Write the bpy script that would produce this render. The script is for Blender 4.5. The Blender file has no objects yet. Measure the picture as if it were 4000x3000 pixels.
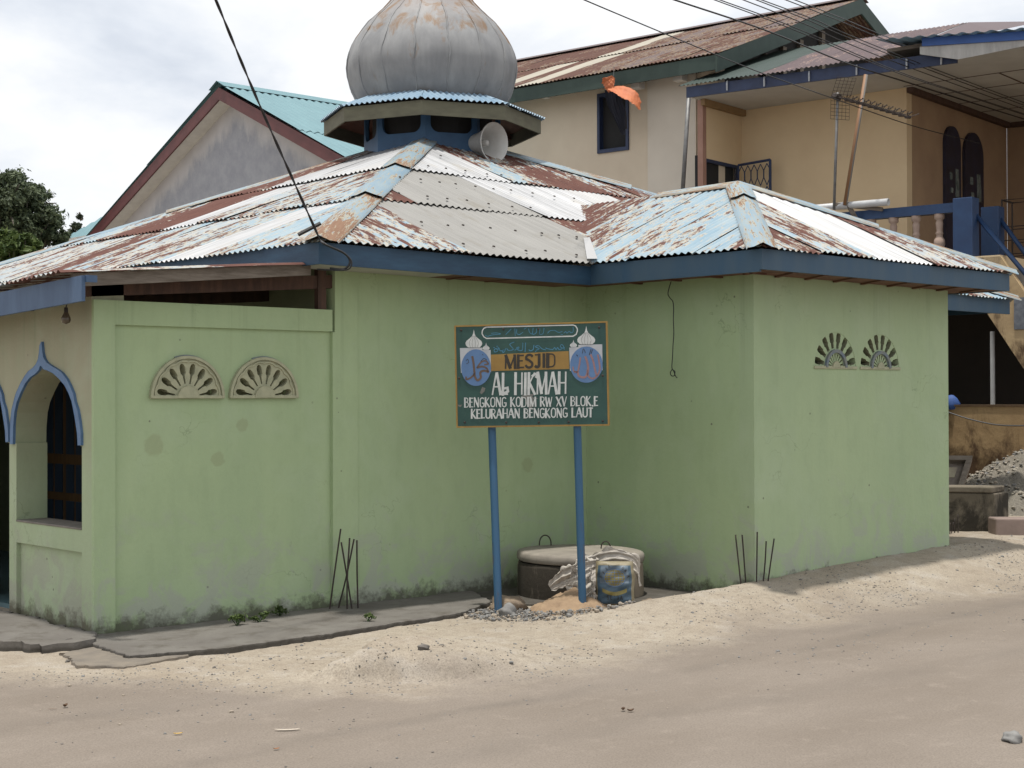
import bpy, bmesh, math, random
import numpy as np
from mathutils import Vector, Matrix
from mathutils.geometry import tessellate_polygon
random.seed(7)
PI = math.pi
sc = bpy.context.scene
COL = sc.collection

# ------------------------------------------------------------------ camera
F = 5900.0
CX, CY = 2000.0, 1500.0
EYE = 1.62
_p, _r, _t = math.radians(.534), math.radians(.18), math.atan2(6400, 5900)
R0 = np.array([math.sin(_t), -math.cos(_t), 0.0])
F0 = np.array([math.cos(_t), math.sin(_t), 0.0])
U0 = np.array([0, 0, 1.0])
FW = F0 * math.cos(_p) + U0 * math.sin(_p)
U1 = -F0 * math.sin(_p) + U0 * math.cos(_p)
RT = R0 * math.cos(_r) - U1 * math.sin(_r)
UP = U1 * math.cos(_r) + R0 * math.sin(_r)
def ray(px, py): return FW + RT * (px - CX) / F - UP * (py - CY) / F
_v = ray(366, 1575) * 10.2
CAM = np.array([-_v[0], -_v[1], EYE])
cd = bpy.data.cameras.new('camera')
cd.sensor_width = 36.0
cd.lens = 36.0 * F / 4000.0
cd.clip_start = .05
cd.clip_end = 2000.0
co = bpy.data.objects.new('camera', cd)
COL.objects.link(co)
co.matrix_world = Matrix(((RT[0], UP[0], -FW[0], CAM[0]), (RT[1], UP[1], -FW[1], CAM[1]),
                          (RT[2], UP[2], -FW[2], CAM[2]), (0, 0, 0, 1)))
sc.camera = co
sc.view_settings.view_transform = 'Standard'
sc.view_settings.look = 'None'
sc.view_settings.gamma = 1.0
sc.view_settings.exposure = 0.28
sc.cycles.max_bounces = 8
sc.cycles.use_denoising = True

# ------------------------------------------------------------------ world and sun
SUN = Vector((-.12, -.02, 1.0)).normalized()
wd = bpy.data.worlds.new('World')
sc.world = wd
wd.use_nodes = True
nt = wd.node_tree
nt.nodes.clear()
def nd(nt, typ, inp=None, **props):
    n = nt.nodes.new(typ)
    for k, v in props.items(): setattr(n, k, v)
    for k, v in (inp or {}).items():
        s = n.inputs[k]
        if isinstance(v, bpy.types.NodeSocket): nt.links.new(v, s)
        else: s.default_value = v
    return n
def ramp(nt, fac, stops, interp='LINEAR'):
    n = nd(nt, 'ShaderNodeValToRGB', {0: fac})
    cr = n.color_ramp
    cr.interpolation = interp
    while len(cr.elements) < len(stops): cr.elements.new(.5)
    for e, (p, c) in zip(cr.elements, stops):
        e.position = p
        e.color = (c, c, c, 1) if isinstance(c, (int, float)) else (c[0], c[1], c[2], 1)
    return n.outputs[0]
def mixc(nt, fac, a, b, blend='MIX'):
    n = nt.nodes.new('ShaderNodeMix')
    n.data_type = 'RGBA'
    n.blend_type = blend
    for i, v in ((0, fac), (6, a), (7, b)):
        if isinstance(v, bpy.types.NodeSocket): nt.links.new(v, n.inputs[i])
        else: n.inputs[i].default_value = v if i == 0 else (v[0], v[1], v[2], 1)
    return n.outputs[2]
def mth(nt, op, a, b=0.0, c=0.0, clamp=False):
    n = nt.nodes.new('ShaderNodeMath')
    n.operation = op
    n.use_clamp = clamp
    for i, v in ((0, a), (1, b), (2, c)):
        if isinstance(v, bpy.types.NodeSocket): nt.links.new(v, n.inputs[i])
        else: n.inputs[i].default_value = v
    return n.outputs[0]
def noise(nt, vec, scale, detail=4.0, rough=.55, dist=0.0):
    return nd(nt, 'ShaderNodeTexNoise', {'Vector': vec, 'Scale': scale, 'Detail': detail, 'Roughness': rough, 'Distortion': dist}).outputs[0]
def mapping(nt, vec, scale=(1, 1, 1), loc=(0, 0, 0)):
    return nd(nt, 'ShaderNodeMapping', {'Vector': vec, 'Scale': scale, 'Location': loc}).outputs[0]
sky = nd(nt, 'ShaderNodeTexSky', sky_type='NISHITA', sun_disc=False, sun_elevation=math.asin(SUN.z),
         sun_rotation=math.atan2(SUN.x, SUN.y))
skyc = nd(nt, 'ShaderNodeMix', {0: 1.0}, data_type='RGBA', blend_type='MULTIPLY')
nt.links.new(sky.outputs[0], skyc.inputs[6])
skyc.inputs[7].default_value = (.1, .1, .1, 1)
tc = nd(nt, 'ShaderNodeTexCoord')
cv = mapping(nt, tc.outputs['Generated'], (1.0, 1.0, 2.2), (3.1, 1.7, .4))
n1 = noise(nt, cv, 3.2, 7.0, .56, .35)
n2 = noise(nt, cv, 7.5, 5.0, .55, .2)
nn = mth(nt, 'MULTIPLY_ADD', n2, .35, mth(nt, 'MULTIPLY', n1, .65))
cloud = ramp(nt, nn, [(.34, (.55, .595, .67)), (.43, (.70, .735, .79)), (.51, (.83, .845, .865)), (.60, (.93, .93, .93))])
cover = ramp(nt, noise(nt, cv, 2.0, 3.0), [(.25, .85), (.5, .98)])
skym = mixc(nt, cover, skyc.outputs[2], cloud)
bg = nd(nt, 'ShaderNodeBackground', {'Color': skym, 'Strength': 1.0})
wo = nd(nt, 'ShaderNodeOutputWorld', {'Surface': bg.outputs[0]})
sd = bpy.data.lights.new('sun', 'SUN')
sd.energy = 3.4
sd.angle = math.radians(2.2)
sd.color = (1.0, .955, .88)
so = bpy.data.objects.new('sun', sd)
COL.objects.link(so)
so.location = (0, 0, 30)
so.rotation_euler = (-SUN).to_track_quat('-Z', 'Y').to_euler()

# ------------------------------------------------------------------ pixel -> plane helpers (real planes only)
def hit(px, py, ax, val):
    v = ray(px, py)
    return CAM + v * ((val - CAM[ax]) / v[ax])
def HX(px, py, val): return hit(px, py, 0, val)
def HY(px, py, val): return hit(px, py, 1, val)
def HZ(px, py, val): return hit(px, py, 2, val)
def DP(px, py, dep): return CAM + ray(px, py) * dep

# ------------------------------------------------------------------ mesh helpers
def A(*v): return np.array(v, float)
def unit(v):
    v = np.array(v, float)
    return v / np.linalg.norm(v)
class MB:
    def __init__(s):
        s.v, s.f, s.m, s.uv, s.c = [], [], [], {}, {}
    def add(s, verts, faces, m=0, uv=None, col=None):
        b = len(s.v)
        s.v.extend([tuple(float(q) for q in p) for p in verts])
        s.f.extend([tuple(b + i for i in f) for f in faces])
        s.m.extend([m] * len(faces))
        if uv is not None:
            for i, q in enumerate(uv): s.uv[b + i] = q
        if col is not None:
            for i in range(len(verts)): s.c[b + i] = col
        return b
    def obox(s, o, x, y, z, m=0):
        o, x, y, z = A(*o), A(*x), A(*y), A(*z)
        p = [o, o + x, o + x + y, o + y, o + z, o + x + z, o + x + y + z, o + y + z]
        fs = [(0, 3, 2, 1), (4, 5, 6, 7), (0, 1, 5, 4), (1, 2, 6, 5), (2, 3, 7, 6), (3, 0, 4, 7)]
        if np.dot(np.cross(x, y), z) < 0: fs = [f[::-1] for f in fs]
        s.add(p, fs, m)
        return s
    def box(s, x0, x1, y0, y1, z0, z1, m=0):
        return s.obox((x0, y0, z0), (x1 - x0, 0, 0), (0, y1 - y0, 0), (0, 0, z1 - z0), m)
    def beam(s, a, b, w, h, m=0, up=(0, 0, 1)):
        a, b = A(*a), A(*b)
        d = unit(b - a)
        sd = unit(np.cross(d, A(*up)))
        u = np.cross(sd, d)
        return s.obox(a - sd * w / 2 - u * h / 2, b - a, sd * w, u * h, m)
    def quad(s, *p, m=0): s.add(p, [tuple(range(len(p)))], m); return s
    def tube(s, pts, r, n=8, m=0, cap=True):
        pts = [A(*p) for p in pts]
        rs = r if isinstance(r, (list, tuple)) else [r] * len(pts)
        b = len(s.v)
        prev = None
        vs = []
        for i, p in enumerate(pts):
            t = unit(pts[min(i + 1, len(pts) - 1)] - pts[max(i - 1, 0)])
            if prev is None:
                ref = A(0, 0, 1) if abs(t[2]) < .9 else A(1, 0, 0)
                x = unit(np.cross(t, ref))
            else:
                x = unit(prev - t * np.dot(prev, t))
            prev = x
            y = np.cross(t, x)
            for k in range(n):
                a = 2 * PI * k / n
                vs.append(p + (x * math.cos(a) + y * math.sin(a)) * rs[i])
        fs = []
        for i in range(len(pts) - 1):
            for k in range(n):
                fs.append((i * n + k, i * n + (k + 1) % n, (i + 1) * n + (k + 1) % n, (i + 1) * n + k))
        if cap:
            fs.append(tuple(range(n))[::-1])
            fs.append(tuple((len(pts) - 1) * n + k for k in range(n)))
        s.add(vs, fs, m)
        return s
    def lathe(s, prof, o=(0, 0, 0), ax=(0, 0, 1), n=24, m=0, rmod=None, xr=None):
        ax = unit(ax)
        ref = A(*xr) if xr is not None else (A(1, 0, 0) if abs(ax[0]) < .9 else A(0, 1, 0))
        x = unit(ref - ax * np.dot(ref, ax))
        y = np.cross(ax, x)
        vs, fs = [], []
        for (r, h) in prof:
            for k in range(n):
                a = 2 * PI * k / n
                rr = r * (rmod(a, h) if rmod else 1)
                vs.append(A(*o) + ax * h + (x * math.cos(a) + y * math.sin(a)) * rr)
        for i in range(len(prof) - 1):
            for k in range(n):
                fs.append((i * n + k, i * n + (k + 1) % n, (i + 1) * n + (k + 1) % n, (i + 1) * n + k))
        s.add(vs, fs, m)
        return s
    def plate(s, outer, holes, o, ux, uy, th, m=0, mside=None):
        """flat plate with holes: 2-D loops in (ux, uy) at o, extruded by vector th"""
        o, ux, uy, th = A(*o), A(*ux), A(*uy), A(*th)
        loops = [outer] + list(holes)
        flat = [q for lp in loops for q in lp]
        tri = tessellate_polygon([[Vector((q[0], q[1], 0)) for q in lp] for lp in loops])
        P = [o + ux * q[0] + uy * q[1] for q in flat]
        n = len(P)
        fl = np.dot(np.cross(ux, uy), th) > 0
        fs = []
        for t in tri:
            a, b, c = t
            q = np.cross(np.array(flat[b]) - np.array(flat[a]), np.array(flat[c]) - np.array(flat[a]))
            if q < 0: t = (a, c, b)
            t = tuple(t)
            fs.append(tuple(n + i for i in t) if fl else tuple(n + i for i in t[::-1]))
            fs.append(t[::-1] if fl else t)
        b0 = s.add(P + [p + th for p in P], fs, m)
        side = []
        k = 0
        for lp in loops:
            L = len(lp)
            for i in range(L):
                a, b = k + i, k + (i + 1) % L
                side.append((b0 + a, b0 + b, b0 + n + b, b0 + n + a))
            k += L
        s.f.extend(side)
        s.m.extend([m if mside is None else mside] * len(side))
        return s
    def build(s, name, mats, parent=None, smooth=False, label=None, fixn=False):
        me = bpy.data.meshes.new(name)
        me.from_pydata(s.v, [], s.f)
        mats = mats if isinstance(mats, (list, tuple)) else [mats]
        for q in mats: me.materials.append(q)
        if len(mats) > 1: me.polygons.foreach_set('material_index', s.m)
        if smooth: me.polygons.foreach_set('use_smooth', [True] * len(me.polygons))
        if s.uv:
            ul = me.uv_layers.new(name='UVMap')
            li = np.empty(len(me.loops), np.int32)
            me.loops.foreach_get('vertex_index', li)
            arr = np.zeros((len(s.v), 2), np.float32)
            for i, q in s.uv.items(): arr[i] = q
            ul.data.foreach_set('uv', arr[li].ravel())
        if s.c:
            ca = me.color_attributes.new('sheet', 'FLOAT_COLOR', 'POINT')
            arr = np.zeros((len(s.v), 4), np.float32)
            for i, q in s.c.items(): arr[i] = (q[0], q[1], q[2], 1)
            ca.data.foreach_set('color', arr.ravel())
        me.update()
        if fixn:
            bm = bmesh.new(); bm.from_mesh(me)
            bmesh.ops.recalc_face_normals(bm, faces=bm.faces)
            bm.to_mesh(me); bm.free()
        o = bpy.data.objects.new(name, me)
        COL.objects.link(o)
        if parent is not None: o.parent = parent
        if label: o['label'] = label
        return o
def bevel(o, w=.008, seg=2):
    md = o.modifiers.new('edge', 'BEVEL')
    md.width = w
    md.segments = seg
    md.limit_method = 'ANGLE'
    return o
def tag(o, label, cat, group=None, kind=None):
    o['label'] = label
    o['category'] = cat
    if group: o['group'] = group
    if kind: o['kind'] = kind
    return o
def thing(name, label, cat, group=None, loc=(0, 0, 0)):
    o = bpy.data.objects.new(name, None)
    COL.objects.link(o)
    o.location = loc
    return tag(o, label, cat, group)
def struct(o): o['kind'] = 'structure'; return o
def sm(t): return t * t * (3 - 2 * t)
def catmull(pts, n=8):
    pts = [A(*p) for p in pts]
    P = [2 * pts[0] - pts[1]] + pts + [2 * pts[-1] - pts[-2]]
    out = []
    for i in range(1, len(P) - 2):
        for k in range(n):
            t = k / n
            a, b, c, d = P[i - 1], P[i], P[i + 1], P[i + 2]
            out.append(.5 * (2 * b + (c - a) * t + (2 * a - 5 * b + 4 * c - d) * t * t + (3 * b - a - 3 * c + d) * t ** 3))
    out.append(pts[-1])
    return out

# ------------------------------------------------------------------ materials
def newmat(name):
    m = bpy.data.materials.new(name)
    m.use_nodes = True
    n = m.node_tree
    b = n.nodes['Principled BSDF']
    return m, n, b
def setc(nt, b, col, rough=.7, metal=0.0, spec=None):
    for k, v in (('Base Color', col), ('Roughness', rough), ('Metallic', metal)):
        if isinstance(v, bpy.types.NodeSocket): nt.links.new(v, b.inputs[k])
        else: b.inputs[k].default_value = (v[0], v[1], v[2], 1) if k == 'Base Color' else v
    if spec is not None: b.inputs['Specular IOR Level'].default_value = spec
def bump(nt, b, h, strength=.3, dist=.01):
    n = nd(nt, 'ShaderNodeBump', {'Height': h, 'Strength': strength, 'Distance': dist})
    nt.links.new(n.outputs[0], b.inputs['Normal'])
def obj_co(nt): return nd(nt, 'ShaderNodeTexCoord').outputs['Object']
def pos(nt): return nd(nt, 'ShaderNodeNewGeometry').outputs['Position']
def simple(name, c1, c2=None, scale=6.0, rough=.7, metal=0.0, bmp=.15, bdist=.005, stretch=(1, 1, 1), spec=None, detail=5):
    m, n, b = newmat(name)
    c2 = c2 or tuple(q * .78 for q in c1)
    v = mapping(n, pos(n), stretch)
    f = noise(n, v, scale, detail, .6)
    col = mixc(n, ramp(n, f, [(.32, 0.0), (.68, 1.0)]), c2, c1)
    setc(n, b, col, rough, metal, spec)
    if bmp: bump(n, b, noise(n, v, scale * 4, 4), bmp, bdist)
    return m

def wall_paint(name, c_hi, c_lo, grey, mould, zg=.0, spots=False, upper=None):
    m, n, b = newmat(name)
    p = pos(n)
    sep = nd(n, 'ShaderNodeSeparateXYZ', {0: p})
    z = sep.outputs[2]
    big = noise(n, p, 1.1, 4, .55)
    streak = noise(n, mapping(n, p, (6, 6, .35)), 1.0, 5, .6)
    fine = noise(n, p, 30, 3)
    mixf = mth(n, 'MULTIPLY_ADD', streak, .5, mth(n, 'MULTIPLY', big, .5))
    col = mixc(n, ramp(n, mixf, [(.28, 0.0), (.72, 1.0)]), c_lo, c_hi)
    if upper:   # the arcade is painted beige above the spring of the arches
        zz = mth(n, 'ADD', z, mth(n, 'MULTIPLY_ADD', noise(n, p, 1.5, 4), .9, -.45))
        uk = nd(n, 'ShaderNodeMapRange', {'Value': zz, 'From Min': .95, 'From Max': 1.6}).outputs[0]
        col = mixc(n, uk, col, mixc(n, ramp(n, mixf, [(.36, 0.0), (.64, 1.0)]), upper[1], upper[0]))
    # brush and plaster mottling
    col = mixc(n, ramp(n, noise(n, mapping(n, p, (2.5, 2.5, 1.2)), 3.0, 6, .65), [(.48, 0.0), (.80, .45)]), col, tuple(q * .84 for q in c_lo))
    col = mixc(n, ramp(n, noise(n, p, 1.9, 6, .6, .5), [(.50, 0.0), (.75, .45)]), col, (c_hi[0] * 1.06, c_hi[1] * 1.03, c_hi[2] * 1.18))
    # hairline cracks, specks and drip marks
    wv = nd(n, 'ShaderNodeVectorMath', {0: p, 1: nd(n, 'ShaderNodeTexNoise', {'Vector': p, 'Scale': 3.0, 'Detail': 5.0}).outputs[1]}, operation='ADD').outputs[0]
    ck = nd(n, 'ShaderNodeTexVoronoi', {'Vector': wv, 'Scale': 1.1}, feature='DISTANCE_TO_EDGE').outputs['Distance']
    ckm = mth(n, 'MULTIPLY', ramp(n, ck, [(.0, 1.0), (.006, 0.0)]), ramp(n, noise(n, p, .9, 2), [(.55, 0.0), (.62, .45)]))
    col = mixc(n, ckm, col, tuple(q * .42 for q in c_lo))
    spk = mth(n, 'MULTIPLY', ramp(n, nd(n, 'ShaderNodeTexVoronoi', {'Vector': p, 'Scale': 7.0}).outputs['Distance'], [(.055, 1.0), (.075, 0.0)]), ramp(n, noise(n, p, 1.7, 2), [(.56, 0.0), (.60, .75)]))
    col = mixc(n, spk, col, (.12, .115, .095))
    wsp = mth(n, 'MULTIPLY', ramp(n, noise(n, p, 26, 6, .75), [(.66, 0.0), (.70, .6)]), ramp(n, noise(n, p, 1.3, 3), [(.54, 0.0), (.62, 1.0)]))
    col = mixc(n, wsp, col, (.40, .43, .38))
    drip = mth(n, 'MULTIPLY', ramp(n, noise(n, mapping(n, p, (11, 11, .22)), 1.0, 5, .6), [(.58, 0.0), (.74, .5)]), nd(n, 'ShaderNodeMapRange', {'Value': z, 'From Min': 1.5, 'From Max': 2.5}).outputs[0])
    col = mixc(n, drip, col, tuple(q * .62 for q in c_lo))
    # grey scuffed patches where the limewash has come off near the foot of the wall
    low = nd(n, 'ShaderNodeMapRange', {'Value': z, 'From Min': zg + 1.1, 'From Max': zg + .1, 'To Min': 0.0, 'To Max': 1.0}).outputs[0]
    g = noise(n, p, 3.6, 9, .72, .6)
    gm = mth(n, 'MULTIPLY', ramp(n, mth(n, 'MULTIPLY_ADD', low, .16, g), [(.60, 0.0), (.70, .65)]), low, clamp=True)
    col = mixc(n, gm, col, grey)
    # mould band and mud splash at the foot
    mz = mth(n, 'ADD', z, mth(n, 'MULTIPLY_ADD', noise(n, p, 9, 7, .72), -.42, .20))
    mm = nd(n, 'ShaderNodeMapRange', {'Value': mz, 'From Min': zg + .03, 'From Max': zg + .13, 'To Min': .8, 'To Max': 0.0}).outputs[0]
    col = mixc(n, mm, col, mould)
    if spots:
        for (q, r) in spots:
            dst = nd(n, 'ShaderNodeVectorMath', {0: p, 1: tuple(q)}, operation='DISTANCE').outputs['Value']
            dst = mth(n, 'ADD', dst, mth(n, 'MULTIPLY_ADD', noise(n, p, 25, 4), .05, -.025))
            k = nd(n, 'ShaderNodeMapRange', {'Value': dst, 'From Min': r, 'From Max': r * .75, 'To Min': 0.0, 'To Max': .26}).outputs[0]
            col = mixc(n, k, col, (.21, .195, .11))
    setc(n, b, col, .88, 0, .2)
    bump(n, b, mth(n, 'ADD', mth(n, 'MULTIPLY', fine, .5), mth(n, 'MULTIPLY', noise(n, p, 6, 4), 1.0)), .35, .012)
    return m

def rust_sheet(name, paint, paint2, rust1, rust2, flake, base=.5, contrast=1.0, rough=.55):
    """peeling paint over rust, streaked along the sheet (UV v), amount from the 'sheet' attribute"""
    m, n, b = newmat(name)
    uv = nd(n, 'ShaderNodeTexCoord').outputs['UV']
    at = nd(n, 'ShaderNodeVertexColor', layer_name='sheet')
    sp = nd(n, 'ShaderNodeSeparateColor', {0: at.outputs[0]})
    off = nd(n, 'ShaderNodeCombineXYZ', {0: mth(n, 'MULTIPLY', sp.outputs[1], 37.0), 1: mth(n, 'MULTIPLY', sp.outputs[1], 11.0)}).outputs[0]
    u = nd(n, 'ShaderNodeVectorMath', {0: uv, 1: off}, operation='ADD').outputs[0]
    bigp = noise(n, mapping(n, u, (2.2, .9, 1)), 1.0, 3, .5)
    st1 = noise(n, mapping(n, u, (20, 3.0, 1)), 1.0, 9, .74, .5)
    st2 = noise(n, mapping(n, u, (42, 10, 1)), 1.0, 6, .72, .8)
    k = mth(n, 'ADD', mth(n, 'MULTIPLY', st1, .62), mth(n, 'ADD', mth(n, 'MULTIPLY', st2, .22), mth(n, 'MULTIPLY', bigp, .36)))
    k = mth(n, 'ADD', k, mth(n, 'MULTIPLY_ADD', sp.outputs[0], .36, -.18))
    k = mth(n, 'ADD', k, base - .5)
    rmask = ramp(n, k, [(.592, 0.0), (.612, 1.0)])
    fmask = ramp(n, k, [(.545, 0.0), (.58, .9), (.607, .9), (.63, 0.0)])
    pc = mixc(n, ramp(n, noise(n, mapping(n, u, (9, 2, 1)), 1.0, 5, .6), [(.35, 0.0), (.65, 1.0)]), paint, paint2)
    rc = mixc(n, ramp(n, noise(n, mapping(n, u, (22, 4, 1)), 1.0, 6, .7), [(.35, 0.0), (.65, 1.0)]), rust1, rust2)
    col = mixc(n, rmask, pc, rc)
    fz = mth(n, 'MULTIPLY', fmask, ramp(n, noise(n, mapping(n, u, (40, 14, 1)), 1.0, 4), [(.42, 0.0), (.5, 1.0)]))
    col = mixc(n, fz, col, flake)
    setc(n, b, col, mixf(n, rmask, rough * .85, .85), 0, .4)
    bump(n, b, mth(n, 'SUBTRACT', mth(n, 'MULTIPLY', st2, .3), rmask), .4, .002)
    return m
def mixf(n, fac, a, c):
    q = nd(n, 'ShaderNodeMapRange', {'Value': fac, 'To Min': a, 'To Max': c})
    return q.outputs[0]
def zinc(name, base, rough, metal, dirt=.25):
    m, n, b = newmat(name)
    uv = nd(n, 'ShaderNodeTexCoord').outputs['UV']
    a = noise(n, mapping(n, uv, (14, .7, 1)), 1.0, 5, .6)
    s2 = noise(n, mapping(n, uv, (3, 2, 1)), 1.0, 5, .6)
    col = mixc(n, ramp(n, a, [(.35, dirt), (.62, 0.0)]), base, tuple(q * .62 for q in base))
    col = mixc(n, ramp(n, s2, [(.56, 0.0), (.72, .5)]), col, (base[0] * .72, base[1] * .66, base[2] * .55))
    setc(n, b, col, mixf(n, s2, rough * .8, rough * 1.25), metal, .5)
    bump(n, b, noise(n, mapping(n, uv, (5, 3, 1)), 1.0, 3), .1, .004)
    return m
M = {}
def hx(h):
    h = [int(h[i:i + 2], 16) / 255 for i in (0, 2, 4)]
    return tuple(q / 12.92 if q <= .04045 else ((q + .055) / 1.055) ** 2.4 for q in h)
spots = [((*HY(610, 1740, 0)[:1], 0.03, HY(610, 1740, 0)[2]), .085), ((HY(860, 1795, 0)[0], .03, HY(860, 1795, 0)[2]), .06),
         ((HY(955, 1660, 0)[0], .03, HY(955, 1660, 0)[2]), .055), ((HY(2062, 1815, 0)[0], 0, HY(2062, 1815, 0)[2]), .07)]
M['green'] = wall_paint('green_limewash', (.375, .47, .275), (.325, .42, .25), (.35, .355, .33), (.06, .055, .04), .0, spots)
M['green_wing'] = wall_paint('green_limewash_wing', (.375, .465, .28), (.33, .42, .26), (.35, .355, .33), (.07, .065, .05), .06)
M['porch'] = wall_paint('porch_plaster', (.37, .44, .285), (.33, .40, .26), (.32, .31, .27), (.09, .075, .05), .02, False, ((.35, .34, .245), (.31, .30, .21)))
M['vent'] = simple('vent_plaster', (.40, .40, .27), (.30, .31, .21), 14, .85, bmp=.3)
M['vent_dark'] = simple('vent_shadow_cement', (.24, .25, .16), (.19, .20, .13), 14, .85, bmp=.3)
M['vent_blue'] = simple('vent_blue_grey', (.13, .17, .22), (.20, .21, .18), 18, .8)
M['trim'] = simple('arch_blue_paint', (.095, .18, .32), (.07, .135, .26), 9, .55)
M['fascia'] = simple('fascia_blue_paint', (.026, .075, .135), (.015, .045, .09), 3.5, .6, stretch=(1, 1, 4), bmp=.3)
M['fascia_stain'] = simple('fascia_blue_worn', (.028, .074, .13), (.05, .09, .13), 5, .65, stretch=(1, 1, .3), bmp=.3)
M['fascia_light'] = simple('fascia_light_blue', (.062, .112, .20), (.042, .08, .155), 4, .6, stretch=(2, 2, .6), bmp=.25)
M['wood'] = simple('rough_timber', (.16, .075, .045), (.09, .04, .026), 5, .85, stretch=(1, 1, 6), bmp=.5)
M['wood_red'] = simple('red_timber', (.095, .05, .034), (.05, .028, .02), 5, .8, stretch=(4, 4, .6), bmp=.4)
M['wood_grey'] = simple('weathered_timber', (.20, .17, .14), (.11, .09, .07), 6, .85, stretch=(1, 1, 8), bmp=.4)
M['soffit'] = simple('soffit_board', (.42, .42, .38), (.34, .34, .30), 6, .8)
M['dark'] = simple('interior_shade_black', (.02, .02, .022), (.012, .012, .012), 3, .9, bmp=0)  # near-black, stands in for the shade inside openings
M['interior'] = simple('interior_olive_plaster', (.20, .22, .13), (.15, .17, .10), 3, .9)
M['rustblue'] = rust_sheet('peeling_blue_sheet', (.185, .285, .36), (.275, .35, .39), (.082, .031, .024), (.12, .05, .036), (.40, .36, .29))
M['rustpale'] = rust_sheet('peeling_pale_sheet', (.24, .30, .34), (.33, .355, .37), (.082, .031, .024), (.12, .05, .036), (.42, .39, .33), .51)
M['zinc'] = zinc('bright_zinc', (.45, .455, .465), .40, .3, .85)
M['zincgrey'] = zinc('dull_zinc', (.25, .245, .232), .65, .05, .45)
M['zincwhite'] = zinc('whitened_zinc', (.42, .42, .42), .5, .2, .5)
M['cap'] = rust_sheet('ridge_cap_blue', (.165, .255, .33), (.225, .295, .33), (.16, .085, .05), (.22, .13, .08), (.33, .29, .20), .47)
M['skirt'] = rust_sheet('dome_skirt_blue', (.18, .28, .38), (.265, .35, .42), (.26, .2, .17), (.3, .2, .15), (.7, .72, .7), .38)
M['olive'] = simple('olive_fascia', (.14, .135, .09), (.10, .095, .065), 5, .8, stretch=(1, 1, 3))
M['drum'] = simple('drum_blue', (.038, .105, .21), (.024, .07, .15), 4, .6, bmp=.2)
M['concrete'] = simple('old_concrete', (.25, .225, .19), (.15, .14, .125), 3.5, .9, bmp=.6, bdist=.012)
M['darkconcrete'] = None
M['teal'] = simple('teal_roof', (.125, .245, .275), (.10, .205, .235), 2.0, .5, bmp=.1)
M['maroon'] = simple('maroon_board', (.12, .035, .035), (.085, .025, .025), 4, .6)
M['white'] = simple('white_plaster', (.62, .61, .58), (.52, .51, .49), 5, .8)
M['iron'] = simple('rusted_iron', (.05, .035, .028), (.025, .02, .018), 20, .8, bmp=.3)
M['black'] = simple('black_cable', (.02, .02, .022), (.015, .015, .016), 5, .5, bmp=0)
M['pole_grey'] = simple('grey_steel_pipe', (.20, .20, .20), (.12, .12, .12), 9, .5, .3)
M['pipe_white'] = simple('white_plastic_pipe', (.55, .56, .57), (.46, .47, .48), 6, .5)
M['blue_rail'] = simple('deep_blue_paint', (.015, .048, .125), (.011, .034, .095), 5, .55)
M['navy'] = simple('navy_paint', (.024, .04, .095), (.016, .026, .065), 6, .6)
M['dgreen'] = simple('dark_green_board', (.02, .04, .033), (.032, .055, .045), 5, .65)

# ------------------------------------------------------------------ ground, road
CR = [(-9, -1.3, 0), (1.6, -1.3, 0.0), (2.5, -1.33, .01), (2.75, -1.5, .022), (2.95, -1.74, .05), (3.47, -1.80, .115), (3.96, -1.87, .135),
      (4.96, -1.86, .165), (5.9, -1.88, .20), (7.36, -1.87, .245), (9.2, -1.8, .26), (14, -1.8, .28), (90, -1.8, .3)]
RD = [(-80, -.5), (-2.5, -.55), (-1.03, -.85), (-.78, -1.25), (-.2, -2.2), (.3, -2.75), (1.46, -2.98), (2.34, -2.85), (4.62, -2.66), (6.07, -2.8), (7.1, -2.9), (90, -3.2)]
def vnoise(x, y, s, seed=0):
    """cheap smooth value noise on arrays"""
    x, y = x * s + seed * 17.3, y * s + seed * 9.1
    xi, yi = np.floor(x), np.floor(y)
    fx, fy = x - xi, y - yi
    fx, fy = fx * fx * (3 - 2 * fx), fy * fy * (3 - 2 * fy)
    def h(a, b):
        q = np.sin(a * 127.1 + b * 311.7 + seed * 3.7) * 43758.5453
        return q - np.floor(q)
    return (h(xi, yi) * (1 - fx) + h(xi + 1, yi) * fx) * (1 - fy) + (h(xi, yi + 1) * (1 - fx) + h(xi + 1, yi + 1) * fx) * fy
def fbm(x, y, s, o=4, seed=0):
    r, a = 0, .5
    for k in range(o):
        r = r + a * vnoise(x, y, s * 2 ** k, seed + k)
        a *= .5
    return r
def sstep(a, b, x):
    t = np.clip((x - a) / (b - a), 0, 1)
    return t * t * (3 - 2 * t)
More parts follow.
